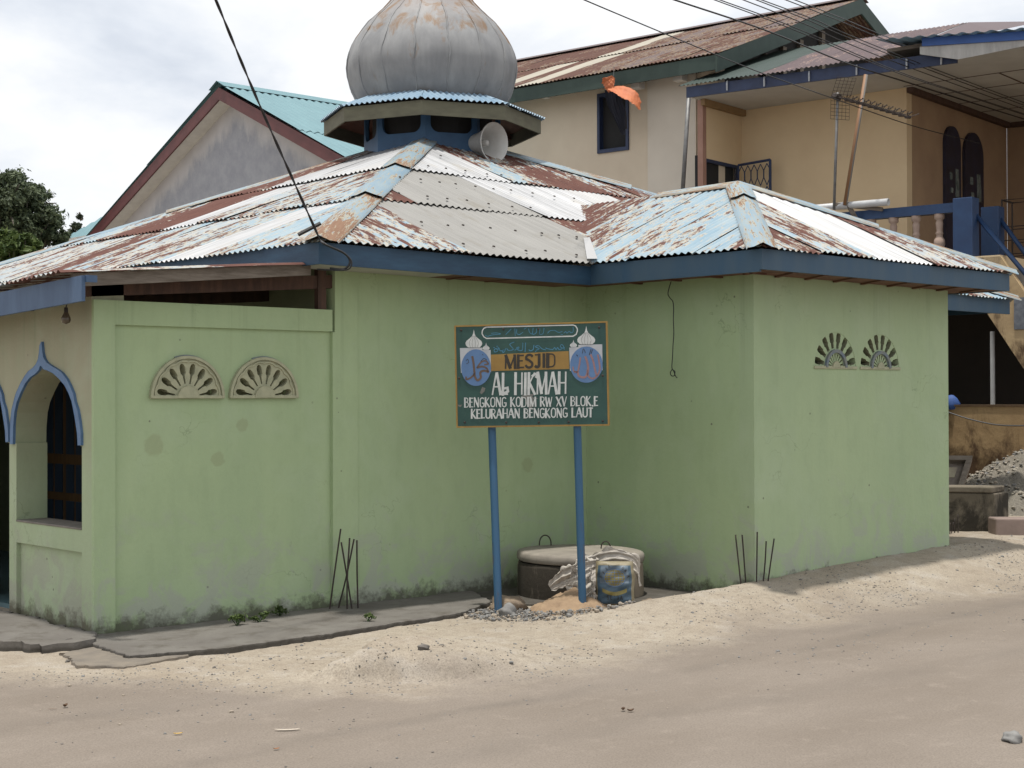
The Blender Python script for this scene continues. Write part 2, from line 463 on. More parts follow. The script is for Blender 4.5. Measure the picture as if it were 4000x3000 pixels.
def ground_z(x, y):
    x, y = np.asarray(x, float), np.asarray(y, float)
    cx = [c[0] for c in CR]
    yc = np.interp(x, cx, [c[1] for c in CR])
    hc = np.interp(x, cx, [c[2] for c in CR])
    yr = np.interp(x, [c[0] for c in RD], [c[1] for c in RD])
    wob = (fbm(x, y, 2.2, 4, 3) - .47) * .45
    yc = yc + (vnoise(x, y * 0, 2.5, 8) - .5) * .10
    front = sstep(yr - .15, yc, y)
    back_open = 1 - sstep(yc, yc + .30, y)
    keep = sstep(7.6, 8.0, x)
    back = np.maximum(back_open, keep)
    bank = hc * np.where(y < yc, front, back)
    h = bank + wob * .05 * sstep(yr - .5, yr + .3, y) * (1 - sstep(-.95, -.75, y) * (1 - keep))
    # eroded lump of hard earth by the road
    dx, dy = x - 1.10, y + 2.40
    r = np.sqrt((dx * .92 - dy * .3) ** 2 / .92 + (dy * .92 + dx * .3) ** 2 / .30)
    r = r + (fbm(x, y, 3.0, 5, 11) - .47) * .9
    fr_ = 1 - sstep(-.25, .8, dx * .735 - dy * .678)
    h = h + .10 * fr_ * (1 - sstep(.38, .86, r)) + .016 * (fbm(x, y, 22, 3, 6) - .44) * (1 - sstep(.9, 1.1, r)) + .03 * (1 - sstep(.2, .7, r)) * fbm(x, y, 9, 3, 5)
    h = h + (fbm(x, y, 14, 3, 21) - .44) * .012 * sstep(yr - .1, yr + .3, y)
    h = h + .05 * fr_ * (1 - sstep(.62, .74, r)) * (fbm(x, y, 6, 3, 9) + .4)
    return h - .012 * (1 - sstep(yr - .6, yr + .1, y))
def gz(x, y): return float(ground_z(np.array([x]), np.array([y]))[0])
def axis(lo, d0, d1, hi, step, grow=1.09):
    a = list(np.arange(d0, d1 + 1e-6, step))
    s = step; q = d1; r = []
    while q < hi: s *= grow; q += s; r.append(q)
    s = step; q = d0; l = []
    while q > lo: s *= grow; q -= s; l.append(q)
    return np.array(l[::-1] + a + r)
gx = axis(-120, -2.3, 9.8, 160, .03)
gy = axis(-120, -6.4, .3, 170, .03)
GX, GY = np.meshgrid(gx, gy)
GZ = ground_z(GX, GY)
nx, ny = len(gx), len(gy)
rmask = (GY < np.interp(GX, [c[0] for c in RD], [c[1] for c in RD]) + (fbm(GX, GY, 1.7, 4, 31) - .47) * .5)
cell = rmask[:-1, :-1]
idx = np.arange(nx * ny).reshape(ny, nx)
quads = np.stack([idx[:-1, :-1], idx[:-1, 1:], idx[1:, 1:], idx[1:, :-1]], -1)
def earth_mat(name):
    m, n, b = newmat(name)
    p = pos(n)
    sp = nd(n, 'ShaderNodeSeparateXYZ', {0: p})
    # distance to the road edge as a piecewise curve in x
    cur = nd(n, 'ShaderNodeFloatCurve')
    mp = cur.mapping
    c = mp.curves[0]
    X0, X1, Y0, Y1 = -3.0, 10.0, -4.0, 0.0
    pts = [(-2.5, -.55), (-1.03, -.85), (-.78, -1.25), (-.2, -2.2), (.3, -2.75), (1.46, -2.98), (2.34, -2.85), (4.62, -2.66), (6.07, -2.8), (7.1, -2.9), (9.9, -2.95)]
    pts = [((x - X0) / (X1 - X0), (y - Y0) / (Y1 - Y0)) for x, y in pts]
    c.points[0].location = pts[0]
    c.points[1].location = pts[-1]
    for q in pts[1:-1]: c.points.new(*q)
    for q in c.points: q.handle_type = 'VECTOR'
    mp.extend = 'HORIZONTAL'
    mp.update()
    n.links.new(nd(n, 'ShaderNodeMapRange', {'Value': sp.outputs[0], 'From Min': X0, 'From Max': X1}).outputs[0], cur.inputs[1])
    yr = mth(n, 'MULTIPLY_ADD', cur.outputs[0], Y1 - Y0, Y0)
    d = mth(n, 'SUBTRACT', sp.outputs[1], yr)
    d = mth(n, 'ADD', d, mth(n, 'MULTIPLY_ADD', noise(n, p, 1.3, 7, .66), 1.6, -.8))
    k = nd(n, 'ShaderNodeMapRange', {'Value': d, 'From Min': -.34, 'From Max': .34}).outputs[0]
    big = noise(n, p, .9, 5, .6)
    fine = noise(n, p, 11, 9, .74)
    grain = noise(n, p, 95, 3, .7)
    dirt = mixc(n, ramp(n, big, [(.35, 0.0), (.65, 1.0)]), (.305, .258, .202), (.375, .33, .268))
    dirt = mixc(n, ramp(n, fine, [(.48, 0.0), (.70, .75)]), dirt, (.225, .185, .145))
    dirt = mixc(n, ramp(n, noise(n, p, 4.0, 6, .65), [(.52, 0.0), (.66, .6)]), dirt, (.40, .365, .32))
    road = mixc(n, ramp(n, noise(n, mapping(n, p, (.55, 1.3, 1)), 1.0, 5, .6), [(.32, 0.0), (.68, 1.0)]), (.196, .165, .137), (.238, .204, .173))
    road = mixc(n, ramp(n, noise(n, p, 5, 6, .7), [(.55, 0.0), (.75, .5)]), road, (.305, .26, .22))
    # darker bands along the road
    for (ta, tb_, wd_, st_) in (((732, 2983), (2300, 2680), .06, .38), ((0, 2830), (1500, 2655), .10, .25), ((1500, 2990), (3900, 2560), .10, .25)):
        q1, q2 = HZ(*ta, 0), HZ(*tb_, 0)
        tn = unit(A(-(q2 - q1)[1], (q2 - q1)[0], 0))
        dd = nd(n, 'ShaderNodeVectorMath', {0: p, 1: tuple(tn)}, operation='DOT_PRODUCT').outputs['Value']
        dd = mth(n, 'SUBTRACT', dd, float(np.dot(q1, tn)))
        dd = mth(n, 'ABSOLUTE', mth(n, 'ADD', dd, mth(n, 'MULTIPLY_ADD', noise(n, p, .7, 3), .5, -.25)))
        tm = mth(n, 'MULTIPLY', nd(n, 'ShaderNodeMapRange', {'Value': dd, 'From Min': wd_ * .3, 'From Max': wd_ * 2, 'To Min': st_, 'To Max': 0.0}).outputs[0], ramp(n, noise(n, p, 1.3, 4), [(.35, .2), (.6, 1.0)]))
        road = mixc(n, tm, road, (.135, .118, .103))
    col = mixc(n, k, road, dirt)
    col = mixc(n, ramp(n, grain, [(.44, 0.0), (.62, .75)]), col, mixc(n, .5, col, (.10, .085, .07)))
    vor = nd(n, 'ShaderNodeTexVoronoi', {'Vector': p, 'Scale': 30.0})
    peb = mth(n, 'MULTIPLY', ramp(n, vor.outputs['Distance'], [(.12, 1.0), (.2, 0.0)]), ramp(n, noise(n, p, 3.0, 3), [(.52, 0.0), (.62, .7)]))
    col = mixc(n, mth(n, 'MULTIPLY', peb, mth(n, 'MULTIPLY_ADD', k, .8, .2)), col, (.20, .175, .155))
    setc(n, b, col, .95, 0, .15)
    hgt = mth(n, 'ADD', mth(n, 'MULTIPLY', fine, 1.2), mth(n, 'ADD', mth(n, 'MULTIPLY', grain, .28), mth(n, 'MULTIPLY', peb, .5)))
    bump(n, b, hgt, .55, .014)
    return m
M['earth'] = earth_mat('sandy_earth')
vv = np.stack([GX.ravel(), GY.ravel(), GZ.ravel()], -1)
for nm, msk in (('ground', ~cell), ('road', cell)):
    q = quads[msk]
    used, inv = np.unique(q, return_inverse=True)
    me = bpy.data.meshes.new(nm)
    v3 = vv[used]
    fq = inv.reshape(-1, 4)
    me.vertices.add(len(v3)); me.vertices.foreach_set('co', v3.astype(np.float32).ravel())
    me.loops.add(fq.size); me.loops.foreach_set('vertex_index', fq.astype(np.int32).ravel())
    me.polygons.add(len(fq)); me.polygons.foreach_set('loop_start', np.arange(0, fq.size, 4, dtype=np.int32))
    me.polygons.foreach_set('use_smooth', np.ones(len(fq), bool))
    me.update(calc_edges=True)
    me.materials.append(M['earth'])
    o = bpy.data.objects.new(nm, me); COL.objects.link(o); struct(o)

# concrete apron along the wall (pavement)
def slab(name, poly, ztop, th, mat, jag=.012, cells=.035, bumpy=.006):
    """irregular slab: outline with broken edge, domed noise on top"""
    pts = []
    L = len(poly)
    for i in range(L):
        a, b = A(*poly[i]), A(*poly[(i + 1) % L])
        n = max(2, int(np.linalg.norm(b - a) / cells))
        for k in range(n):
            p = a + (b - a) * k / n
            j = jag * (random.random() - .5) * 2
            nrm = A(-(b - a)[1], (b - a)[0]); nrm = nrm / np.linalg.norm(nrm)
            pts.append(p + nrm * j)
    mb = MB()
    n = len(pts)
    top = [(p[0], p[1], ztop + (fbm(p[0], p[1], 3, 3, 2) - .45) * bumpy * 2) for p in pts]
    ce = np.mean(pts, 0)
    low = [(p[0] + (p[0] - ce[0]) * .004, p[1] - .006, ztop - th) for p in pts]
    rim = [(t[0] * .997 + ce[0] * .003, t[1] + (ce[1] - t[1]) * .03, t[2] + .006) for t in top]
    mb.add(top + low + rim, [tuple(2 * n + i for i in range(n))] + [(i, n + i, n + (i + 1) % n, (i + 1) % n) for i in range(n)]
           + [(2 * n + i, i, (i + 1) % n, 2 * n + (i + 1) % n) for i in range(n)])
    o = mb.build(name, mat, fixn=True)
    struct(o)
    return o
def apron_mat():
    m, n, b = newmat('apron_concrete')
    p = pos(n)
    f = noise(n, p, 2.2, 6, .62)
    col = mixc(n, ramp(n, f, [(.3, 0.0), (.7, 1.0)]), (.115, .105, .095), (.165, .155, .14))
    col = mixc(n, ramp(n, noise(n, p, 5, 7, .7), [(.5, 0.0), (.68, .8)]), col, (.085, .075, .062))
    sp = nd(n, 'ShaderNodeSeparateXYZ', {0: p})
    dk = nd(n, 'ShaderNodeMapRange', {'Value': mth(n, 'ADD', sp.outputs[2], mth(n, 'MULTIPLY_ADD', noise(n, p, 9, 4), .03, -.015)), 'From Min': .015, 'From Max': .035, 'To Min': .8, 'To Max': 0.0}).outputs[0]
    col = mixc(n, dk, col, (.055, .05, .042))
    setc(n, b, col, .92, 0, .2)
    bump(n, b, mth(n, 'ADD', f, mth(n, 'MULTIPLY', noise(n, p, 40, 4), .4)), .5, .02)
    return m
M['apron'] = apron_mat()
M['apron_sand'] = simple('sandy_slab', (.20, .17, .135), (.135, .118, .10), 6, .92, bmp=.6, bdist=.012)
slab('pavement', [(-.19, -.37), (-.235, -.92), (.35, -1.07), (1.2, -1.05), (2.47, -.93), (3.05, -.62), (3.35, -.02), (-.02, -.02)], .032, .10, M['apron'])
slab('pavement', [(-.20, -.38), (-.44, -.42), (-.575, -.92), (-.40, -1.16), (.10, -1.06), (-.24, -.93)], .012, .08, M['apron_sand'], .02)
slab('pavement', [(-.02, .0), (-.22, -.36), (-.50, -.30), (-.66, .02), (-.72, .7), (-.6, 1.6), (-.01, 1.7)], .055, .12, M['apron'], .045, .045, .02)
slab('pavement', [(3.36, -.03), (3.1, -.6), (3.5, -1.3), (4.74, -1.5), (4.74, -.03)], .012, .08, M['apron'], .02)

# ------------------------------------------------------------------ corrugated sheets
def frame(o, u, run, rise):
    """o: lower start; u: along the eave; run: horizontal vector up the slope"""
    run = A(*run)
    v = run + A(0, 0, rise)
    L = np.linalg.norm(v)
    v = v / L
    u = unit(u)
    n = np.cross(u, v)
    if n[2] < 0: n = -n
    return A(*o), u, v, n, L
def sheet(mb, fr, sa, sb, ta, tb, lo, hi, off, m, rust, period=.072, amp=.0095, rows=4, lift=.020, skew=0.0, wav=.007):
    o, u, v, n, L = fr
    ds = period / 7
    nc = max(2, int((sb - sa) / ds))
    tint = random.random()
    ph = random.random() * 6.28
    dent = [(random.uniform(sa, sb), random.uniform(ta, tb), random.uniform(-.010, .010)) for _ in range(2)]
    cols = []
    vs, fs, uv = [], [], []
    for i in range(nc + 1):
        s = sa + (sb - sa) * i / nc
        t0 = max(ta + skew * (s - sa), lo(s))
        t1 = min(tb, hi(s))
        if t1 - t0 < .015: cols.append(None); continue
        b = len(vs)
        for k in range(rows + 1):
            t = t0 + (t1 - t0) * k / rows
            w = (tb - t) / (tb - ta)
            z = off + amp * math.sin(2 * PI * s / period) + lift * max(0, w - .0) + wav * math.sin(2.1 * t + ph + s * 1.7) * w
            for (da, db, dz) in dent: z += dz * math.exp(-((s - da) ** 2 + (t - db) ** 2 * .5) * 9)
            vs.append(o + u * s + v * t + n * z)
            uv.append((s, t))
        cols.append(b)
    for a, b in zip(cols[:-1], cols[1:]):
        if a is None or b is None: continue
        for k in range(rows): fs.append((a + k, b + k, b + k + 1, a + k + 1))
    if fs: mb.add(vs, fs, m, uv, (rust, tint, random.random()))
def slope(mb, fr, hi, courses, lo=lambda s: -9, period=.072, amp=.0095, jag=.02, wide=.03, rows=4):
    """courses: list of (t0, t1, [(s0, s1, mat, rust), ...]) from the eave up"""
    for ci, (t0, t1, sh) in enumerate(courses):
        for k, (s0, s1, m, rust) in enumerate(sh):
            sheet(mb, fr, s0 - wide / 2, s1 + wide / 2, t0 + random.uniform(-jag, jag), t1, lo, hi,
                  .006 * ci + (.003 if k % 2 else 0) + random.uniform(0, .002), m, rust, period, amp, rows, .014 if ci > 0 else .010, random.uniform(-.02, .02))
def fill(s0, s1, w, m, lo, hi):
    r = []
    s = s0
    while s < s1 - .02:
        e = min(s + w, s1)
        r.append((s, e, m, random.uniform(lo, hi)))
        s = e
    return r
def hipcap(mb, pl, ph, n1, n2, w, pieces, m=0, z0=.022):
    """bent flashing along a hip from pl (low) to ph (high), wings lying on the slopes with normals n1, n2"""
    pl, ph = A(*pl), A(*ph)
    d = unit(ph - pl)
    L = np.linalg.norm(ph - pl)
    w1 = unit(np.cross(n1, d)); w2 = unit(np.cross(n2, d))
    up = unit(A(*n1) + A(*n2))
    if np.dot(w1, A(*n2)) > 0: w1 = -w1
    if np.dot(w2, A(*n1)) > 0: w2 = -w2
    cuts = pieces
    tint = 0
    for k in range(len(cuts) - 1):
        a, b = cuts[k] * L, cuts[k + 1] * L + (.10 if k < len(cuts) - 2 else 0)
        vs, uv, fs = [], [], []
        N = 5
        ww = w * random.uniform(.93, 1.07)
        for i in range(N + 1):
            t = a + (b - a) * i / N
            lift = z0 + .010 * k + .014 * (1 - i / N)
            c = pl + d * t
            row = [c + w1 * ww + A(*n1) * (lift - .010), c + w1 * (ww - .012) + A(*n1) * (lift + .002), c + w1 * ww * .5 + A(*n1) * (lift + random.uniform(-.004, .004)),
                   c + up * (lift + .012), c + w2 * ww * .5 + A(*n2) * (lift + random.uniform(-.004, .004)), c + w2 * (ww - .012) + A(*n2) * (lift + .002), c + w2 * ww + A(*n2) * (lift - .010)]
            vs += row
            uv += [(j * .12, t) for j in range(7)]
        for i in range(N):
            for j in range(6):
                q = i * 7 + j
                fs.append((q, q + 1, q + 8, q + 7))
        mb.add(vs, fs, m, uv, (random.uniform(.40, .60), random.random(), 0))

# ------------------------------------------------------------------ the mosque
mosque = thing('mosque', 'small green mosque with rusty blue tin roof and a grey onion dome', 'mosque')
G, GW = M['green'], M['green_wing']
WT = 2.603
def semicircle(cx, cz, r, n=22): return [(cx + r * math.cos(PI * k / n), cz + r * math.sin(PI * k / n)) for k in range(n + 1)]
V1 = [(.727, 1.63, .297), (1.367, 1.63, .297)]
V2 = [(5.85, 1.872, .308), (6.512, 1.872, .308)]
# porch side wall: recessed panel with two vent holes, framed by pillar, lintel and pilaster
MB().plate([(.16, -.25), (1.975, -.25), (1.975, 2.135), (.16, 2.135)], [semicircle(x, z, r - .012) for x, z, r in V1], (0, .028, 0), (1, 0, 0), (0, 0, 1), (0, .15, 0)).build('wall', G, mosque)
MB().box(-.0, .16, 0, .03, -.25, 2.296).build('pillar', G, mosque)
o = MB().obox((.16, .002, 2.13), (1.82, 0, .003), (0, .2, 0), (0, 0, .166)).build('lintel', G, mosque)
MB().box(1.975, 2.212, -.006, .2, -.25, 2.128).box(1.998, 2.212, -.006, .2, 2.128, WT).build('pilaster', G, mosque)
MB().box(2.212, 4.9, 0.006, .16, -.25, WT + .1).build('wall', G, mosque)
MB().box(4.747, 4.9, -1.716, .005, -.25, WT + .1).build('wall', G, mosque)
MB().plate([(4.747, -.25), (7.621, -.25), (7.621, WT + .1), (4.747, WT + .1)], [semicircle(x, z, r - .012) for x, z, r in V2], (0, -1.866, 0), (1, 0, 0), (0, 0, 1), (0, .15, 0)).build('wall', GW, mosque)
MB().box(7.47, 7.621, -1.716, 0, -.25, WT + .1).build('wall', GW, mosque)
MB().box(7.621, 9.75, 0, .15, -.25, WT + .1).build('wall', GW, mosque)
MB().box(9.6, 9.75, .15, 7.05, -.25, WT + .1).build('wall', GW, mosque)
MB().box(0.3, 9.75, 7.05, 7.2, -.25, WT).build('wall', GW, mosque)
DY0, DY1 = 4.02, 5.10
MB().plate([(.2, -.25), (7.05, -.25), (7.05, 2.86), (.2, 2.86)], [[(DY0, .05), (DY1, .05), (DY1, 2.05), (DY0, 2.05)]], (2.0, 0, 0), (0, 1, 0), (0, 0, 1), (.15, 0, 0)).build('wall', M['interior'], mosque)
MB().box(.24, 2.0, .18, 7.05, -.3, .035).build('floor', simple('porch_tile', (.10, .17, .19), (.07, .12, .14), 3, .35), mosque)
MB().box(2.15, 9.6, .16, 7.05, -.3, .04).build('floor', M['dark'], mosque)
# door seen through the arch
MB().box(2.01, 2.09, DY0, DY0 + .07, .05, 2.05).box(2.01, 2.09, DY1 - .07, DY1, .05, 2.05).box(2.01, 2.09, DY0, DY1, 1.98, 2.05).build('door_frame', simple('door_frame_brown', (.10, .05, .025), (.07, .035, .016), 5, .6), mosque)
dm = MB()
dm.box(2.05, 2.08, DY0 + .07, DY1 - .07, .05, 1.98)
door = dm.build('door', simple('door_brown', (.14, .08, .032), (.10, .055, .022), 5, .6, stretch=(6, 6, .6)), mosque)
pm = MB()
for y0, y1 in ((4.16, 4.34), (4.39, 4.55), (4.63, 4.79), (4.84, 4.98)):
    for z0, z1 in ((.15, .62), (.70, .98), (1.08, 1.9)):
        pm.box(2.04, 2.052, y0, y1, z0, z1)
pm.build('door_panel', simple('door_blue', (.035, .055, .085), (.022, .04, .065), 5, .5), door)

# porch arcade on x = 0
def loop_px(pts): return [(float(HX(x / 4.424, 1375 + y / 4.424, 0)[1]), float(HX(x / 4.424, 1375 + y / 4.424, 0)[2])) for x, y in pts]
out_r = loop_px([(1440, 1610), (1440, 1400), (1415, 1200), (1380, 1000), (1330, 850), (1310, 720), (1250, 580), (1190, 460), (1110, 360), (1050, 310), (940, 245), (850, 185), (800, 110), (775, 0), (765, -110)])
tip = loop_px([(755, -180)])
out_l = loop_px([(722, -110), (718, 0), (700, 120), (660, 215), (600, 280), (530, 330), (470, 410), (400, 530), (320, 700), (290, 800), (240, 1000), (218, 1200), (212, 1400), (212, 1590)])
in_r = loop_px([(1385, 1610), (1375, 1400), (1345, 1200), (1310, 1000), (1280, 850), (1230, 720), (1160, 580), (1060, 460), (960, 370), (870, 325), (790, 298), (750, 240)])
in_l = loop_px([(730, 250), (715, 310), (650, 380), (560, 440), (480, 540), (400, 700), (330, 870), (290, 1050), (270, 1300), (265, 1590)])
SP = 1.144
def sh(lp, k): return [(y + SP * k, z) for y, z in lp]
yR, yL = .171, 1.196
holes, trims = [], []
for k in range(4):
    base = [] 
    a = sh(in_r, k) + sh(in_l, k)
    zsill = .733 if k != 1 else -.2
    holes.append([(yR + SP * k, zsill), (yR + SP * k, 1.30), (a[0][0], 1.302)] + a[1:-1] + [(a[-1][0], 1.302), (yL + SP * k, 1.30), (yL + SP * k, zsill)])
    if k != 1: holes.append([(yR + SP * k, -.2), (yR + SP * k, .575), (yL + SP * k, .575), (yL + SP * k, -.2)])
wallp = MB().plate([(.03, -.25), (5.3, -.25), (5.3, 2.5), (.03, 2.44)], holes, (0, 0, 0), (0, 1, 0), (0, 0, 1), (.24, 0, 0)).build('wall', M['porch'], mosque)
for k in (0, 2, 3): MB().box(.032, .2, yR + SP * k + .001, yL + SP * k - .001, -.25, .60).build('parapet', M['porch'], mosque)
M['sill'] = simple('sill_cement', (.20, .18, .155), (.14, .125, .11), 8, .8)
for k in (0, 2, 3): bevel(MB().box(-.006, .246, yR + SP * k + .002, yL + SP * k - .002, .727, .741).build('sill', M['sill'], mosque), .004)
MB().box(.0, .24, 5.3, 7.2, -.25, 2.45).build('wall', M['porch'], mosque)
for k in range(4):
    lp = sh(out_r, k) + sh(tip, k) + sh(out_l, k) + sh(in_l, k)[::-1] + sh(in_r, k)[::-1]
    bevel(MB().plate(lp, [], (-.018, 0, 0), (0, 1, 0), (0, 0, 1), (.0175, 0, 0)).build('arch_trim', M['trim'], mosque), .003, 1)

# fan vents
def petal(cx, cz, a, r0, r1, w0, w1, bul=1.0):
    d = (math.cos(a), math.sin(a)); p = (-d[1], d[0])
    prof = [(0, w0), (.35, w0 * 1.25), (.45, w0 * 1.9), (.52, w1 * .95), (.8, w1), (.94, w1 * .72), (1, w1 * .2)]
    L = [(cx + d[0] * (r0 + (r1 - r0) * t) + p[0] * w, cz + d[1] * (r0 + (r1 - r0) * t) + p[1] * w) for t, w in prof]
    Rr = [(cx + d[0] * (r0 + (r1 - r0) * t) - p[0] * w, cz + d[1] * (r0 + (r1 - r0) * t) - p[1] * w) for t, w in prof]
    return Rr + L[::-1]
def vent_a(cx, cz, r):
    root = bpy.data.objects.new('vent', None); COL.objects.link(root); root.parent = mosque
    root['label'] = 'cream plaster fan vent with eight slots'
    angs = [math.radians(11 + 158 * k / 7) for k in range(8)]
    MB().plate(semicircle(cx, cz, r, 32), [petal(cx, cz, a, .10, .245, .006, .022) for a in angs], (0, .012, 0), (1, 0, 0), (0, 0, 1), (0, .07, 0)).build('grille', M['vent'], root)
    ring = [(cx + rr * math.cos(PI * k / 32), cz + rr * math.sin(PI * k / 32)) for rr, seq in ((r, range(33)), (r - .02, range(32, -1, -1))) for k in seq]
    bevel(MB().plate(ring, [], (0, -.004, 0), (1, 0, 0), (0, 0, 1), (0, .015, 0)).build('rim', M['vent'], root), .004, 2)
    scal = []
    for j, a in enumerate(angs):
        for q in range(9):
            b = a + (q / 8 - .5) * math.radians(158 / 7)
            rr = .258 + .010 * math.sin(PI * q / 8)
            scal.append((cx + rr * math.cos(b), cz + rr * math.sin(b)))
    scal2 = [(cx + (math.hypot(x - cx, z - cz) - .011) * math.cos(math.atan2(z - cz, x - cx)), cz + (math.hypot(x - cx, z - cz) - .011) * math.sin(math.atan2(z - cz, x - cx))) for x, z in scal]
    MB().plate(scal + scal2[::-1], [], (0, .004, 0), (1, 0, 0), (0, 0, 1), (0, .009, 0)).build('scallop', M['vent'], root)
    bevel(MB().plate(semicircle(cx, cz, .085, 16), [], (0, -.004, 0), (1, 0, 0), (0, 0, 1), (0, .017, 0)).build('hub', M['vent'], root), .006, 2)
    bevel(MB().box(cx - r, cx + r, -.002, .014, cz - .006, cz + .016).build('sill', M['vent'], root), .003)
    # traces of dark blue paint left round the rim
    arc = [k for k in range(33)]
    tr = [(cx + rr * math.cos(PI * k / 48), cz + rr * math.sin(PI * k / 48)) for rr, seq in ((r + .008, range(3, 30)), (r - .001, range(29, 2, -1))) for k in seq]
    MB().plate(tr, [], (0, .020, 0), (1, 0, 0), (0, 0, 1), (0, .0075, 0)).build('paint_line', M['vent_blue'], root)
for q in V1: vent_a(*q)
def vent_b(cx, cz, r):
    root = bpy.data.objects.new('vent', None); COL.objects.link(root); root.parent = mosque
    root['label'] = 'fan vent with long petal slots round a blue grey inner ring'
    Y = -1.866
    big = [petal(cx, cz, math.radians(12 + 156 * k / 7), .162, r - .006, .016, .030) for k in range(8)]
    small = []
    for k in range(9):
        a = math.radians(14 + 152 * k / 8); d = (math.cos(a), math.sin(a)); p = (-d[1], d[0])
        small.append([(cx + d[0] * .055 - p[0] * .003, cz + d[1] * .055 - p[1] * .003), (cx + d[0] * .115 - p[0] * .008, cz + d[1] * .115 - p[1] * .008),
                      (cx + d[0] * .115 + p[0] * .008, cz + d[1] * .115 + p[1] * .008), (cx + d[0] * .055 + p[0] * .003, cz + d[1] * .055 + p[1] * .003)])
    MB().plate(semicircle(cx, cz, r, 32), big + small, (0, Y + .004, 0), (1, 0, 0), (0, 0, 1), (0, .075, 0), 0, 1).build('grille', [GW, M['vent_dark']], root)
    ring = [(cx + rr * math.cos(PI * k / 24), cz + rr * math.sin(PI * k / 24)) for rr, seq in ((.152, range(25)), (.124, range(24, -1, -1))) for k in seq]
    bevel(MB().plate(ring, [], (0, Y - .018, 0), (1, 0, 0), (0, 0, 1), (0, .022, 0)).build('inner_ring', M['vent_blue'], root), .005, 2)
    bevel(MB().plate(semicircle(cx, cz, .052, 12), [], (0, Y - .014, 0), (1, 0, 0), (0, 0, 1), (0, .02, 0)).build('hub', M['vent'], root), .006, 2)
    bevel(MB().box(cx - r, cx + r, Y - .012, Y + .01, cz - .014, cz + .012).build('sill', M['vent'], root), .004)
for q in V2: vent_b(*q)

# eaves: fascia boards, soffit boards and rafters
ZB = 2.595
f1 = MB().obox((1.562, -.445, ZB), (2.785, 0, -.018), (0, .026, 0), (0, 0, .158)).build('fascia', M['fascia'], mosque)
MB().box(1.535, 1.561, -.446, 7.61, ZB, ZB + .158).build('fascia', M['fascia'], mosque)
MB().box(4.346, 4.372, -2.238, -.446, ZB - .016, ZB + .155).build('fascia', M['fascia_stain'], mosque)
MB().box(4.345, 8.02, -2.266, -2.239, ZB, ZB + .157).build('fascia', M['fascia_stain'], mosque)
MB().box(7.994, 8.02, -2.238, -.446, ZB, ZB + .157).build('fascia', M['fascia_stain'], mosque)
MB().box(8.021, 11.30, -.445, -.419, 2.575, ZB + .155).build('fascia', M['fascia_stain'], mosque)
MB().box(11.275, 11.301, -.418, 7.61, ZB, ZB + .155).build('fascia', M['fascia'], mosque)
MB().box(1.562, 11.274, 7.584, 7.61, ZB, ZB + .155).build('fascia', M['fascia'], mosque)
dk = MB()
for zx in ((2.35, .004), (3.1, .002), (3.6, .003)): pass
MB().obox((1.565, -.417, ZB + .006), (1.36, 0, -.004), (0, .415, 0), (0, 0, .010)).build('soffit', M['soffit'], mosque)
MB().obox((2.927, -.417, ZB + .002), (1.418, 0, -.012), (0, .415, 0), (0, 0, .010)).build('soffit', M['wood'], mosque)
MB().box(4.374, 4.745, -2.236, -.02, ZB + .008, ZB + .018).build('soffit', M['wood'], mosque)
MB().box(4.747, 7.99, -2.236, -1.868, ZB + .008, ZB + .018).build('soffit', M['wood'], mosque)
MB().box(7.625, 7.99, -1.866, -.42, ZB + .008, ZB + .018).build('soffit', M['wood'], mosque)
rfs = []
class _RF:
    def beam(s, *a): MB().beam(*a).build('rafter', M['wood'], mosque)
rf = _RF()
for x in np.arange(3.1, 4.3, .42): rf.beam((x, -.418, ZB + .003), (x + .03, .0, ZB + .003), .035, .022)
for y in np.arange(-2.0, -.5, .44): rf.beam((4.373, y, ZB + .005), (4.746, y + .02, ZB + .005), .035, .022)
for x in np.arange(4.62, 7.9, .40): rf.beam((x - .22, -2.238, ZB + .005), (x + .02, -1.867, ZB + .005), .035, .022)

# main hip roof
RX0, RX1, RY0, RY1, RZ = 1.5, 11.36, -.5, 7.7, 2.748
AX, AY, AZ = 6.43, 4.17, 4.705
rise = AZ - RZ
hw, hd, hd2 = AX - RX0, AY - RY0, RY1 - AY
FF = frame((RX0, RY0, RZ), (1, 0, 0), (0, hd, 0), rise)
WF = frame((RX0, RY0, RZ), (0, 1, 0), (hw, 0, 0), rise)
EF = frame((RX1, RY0, RZ), (0, 1, 0), (-hw, 0, 0), rise)
BF = frame((RX0, RY1, RZ), (1, 0, 0), (0, -hd2, 0), rise)
hiF = lambda s: min(s, 2 * hw - s) / hw * FF[4]
hiW = lambda s: min(s / hd, (hd + hd2 - s) / hd2) * WF[4]
hiB = lambda s: min(s, 2 * hw - s) / hw * BF[4]
RB, RP, ZN, ZG, ZW = 0, 1, 2, 3, 4
RM = [M['rustblue'], M['rustpale'], M['zinc'], M['zincgrey'], M['zincwhite']]
mb = MB()
slope(mb, FF, hiF, [
    (0, 1.55, [(0, .72, RB, .42), (.72, 1.43, RB, .55), (1.43, 2.15, ZG, 0), (2.15, 2.85, ZG, 0), (2.85, 3.6, ZG, 0)] + fill(3.6, 9.86, .75, RB, .3, .7)),
    (1.46, 2.9, [(1.3, 2.02, RB, .62), (2.02, 2.82, ZG, 0), (2.82, 3.55, ZG, 0), (3.55, 4.3, ZN, 0), (4.3, 5.05, ZN, 0), (5.05, 5.7, ZW, 0)] + fill(5.7, 8.6, .72, RB, .6, .9)),
    (2.82, 5.2, [(2.7, 3.5, ZN, 0), (3.5, 4.28, ZN, 0), (4.28, 4.95, RB, .50), (4.95, 5.62, RB, .66), (5.62, 6.3, RB, .62), (6.3, 7.0, RB, .7), (7.0, 7.7, RB, .6)])])
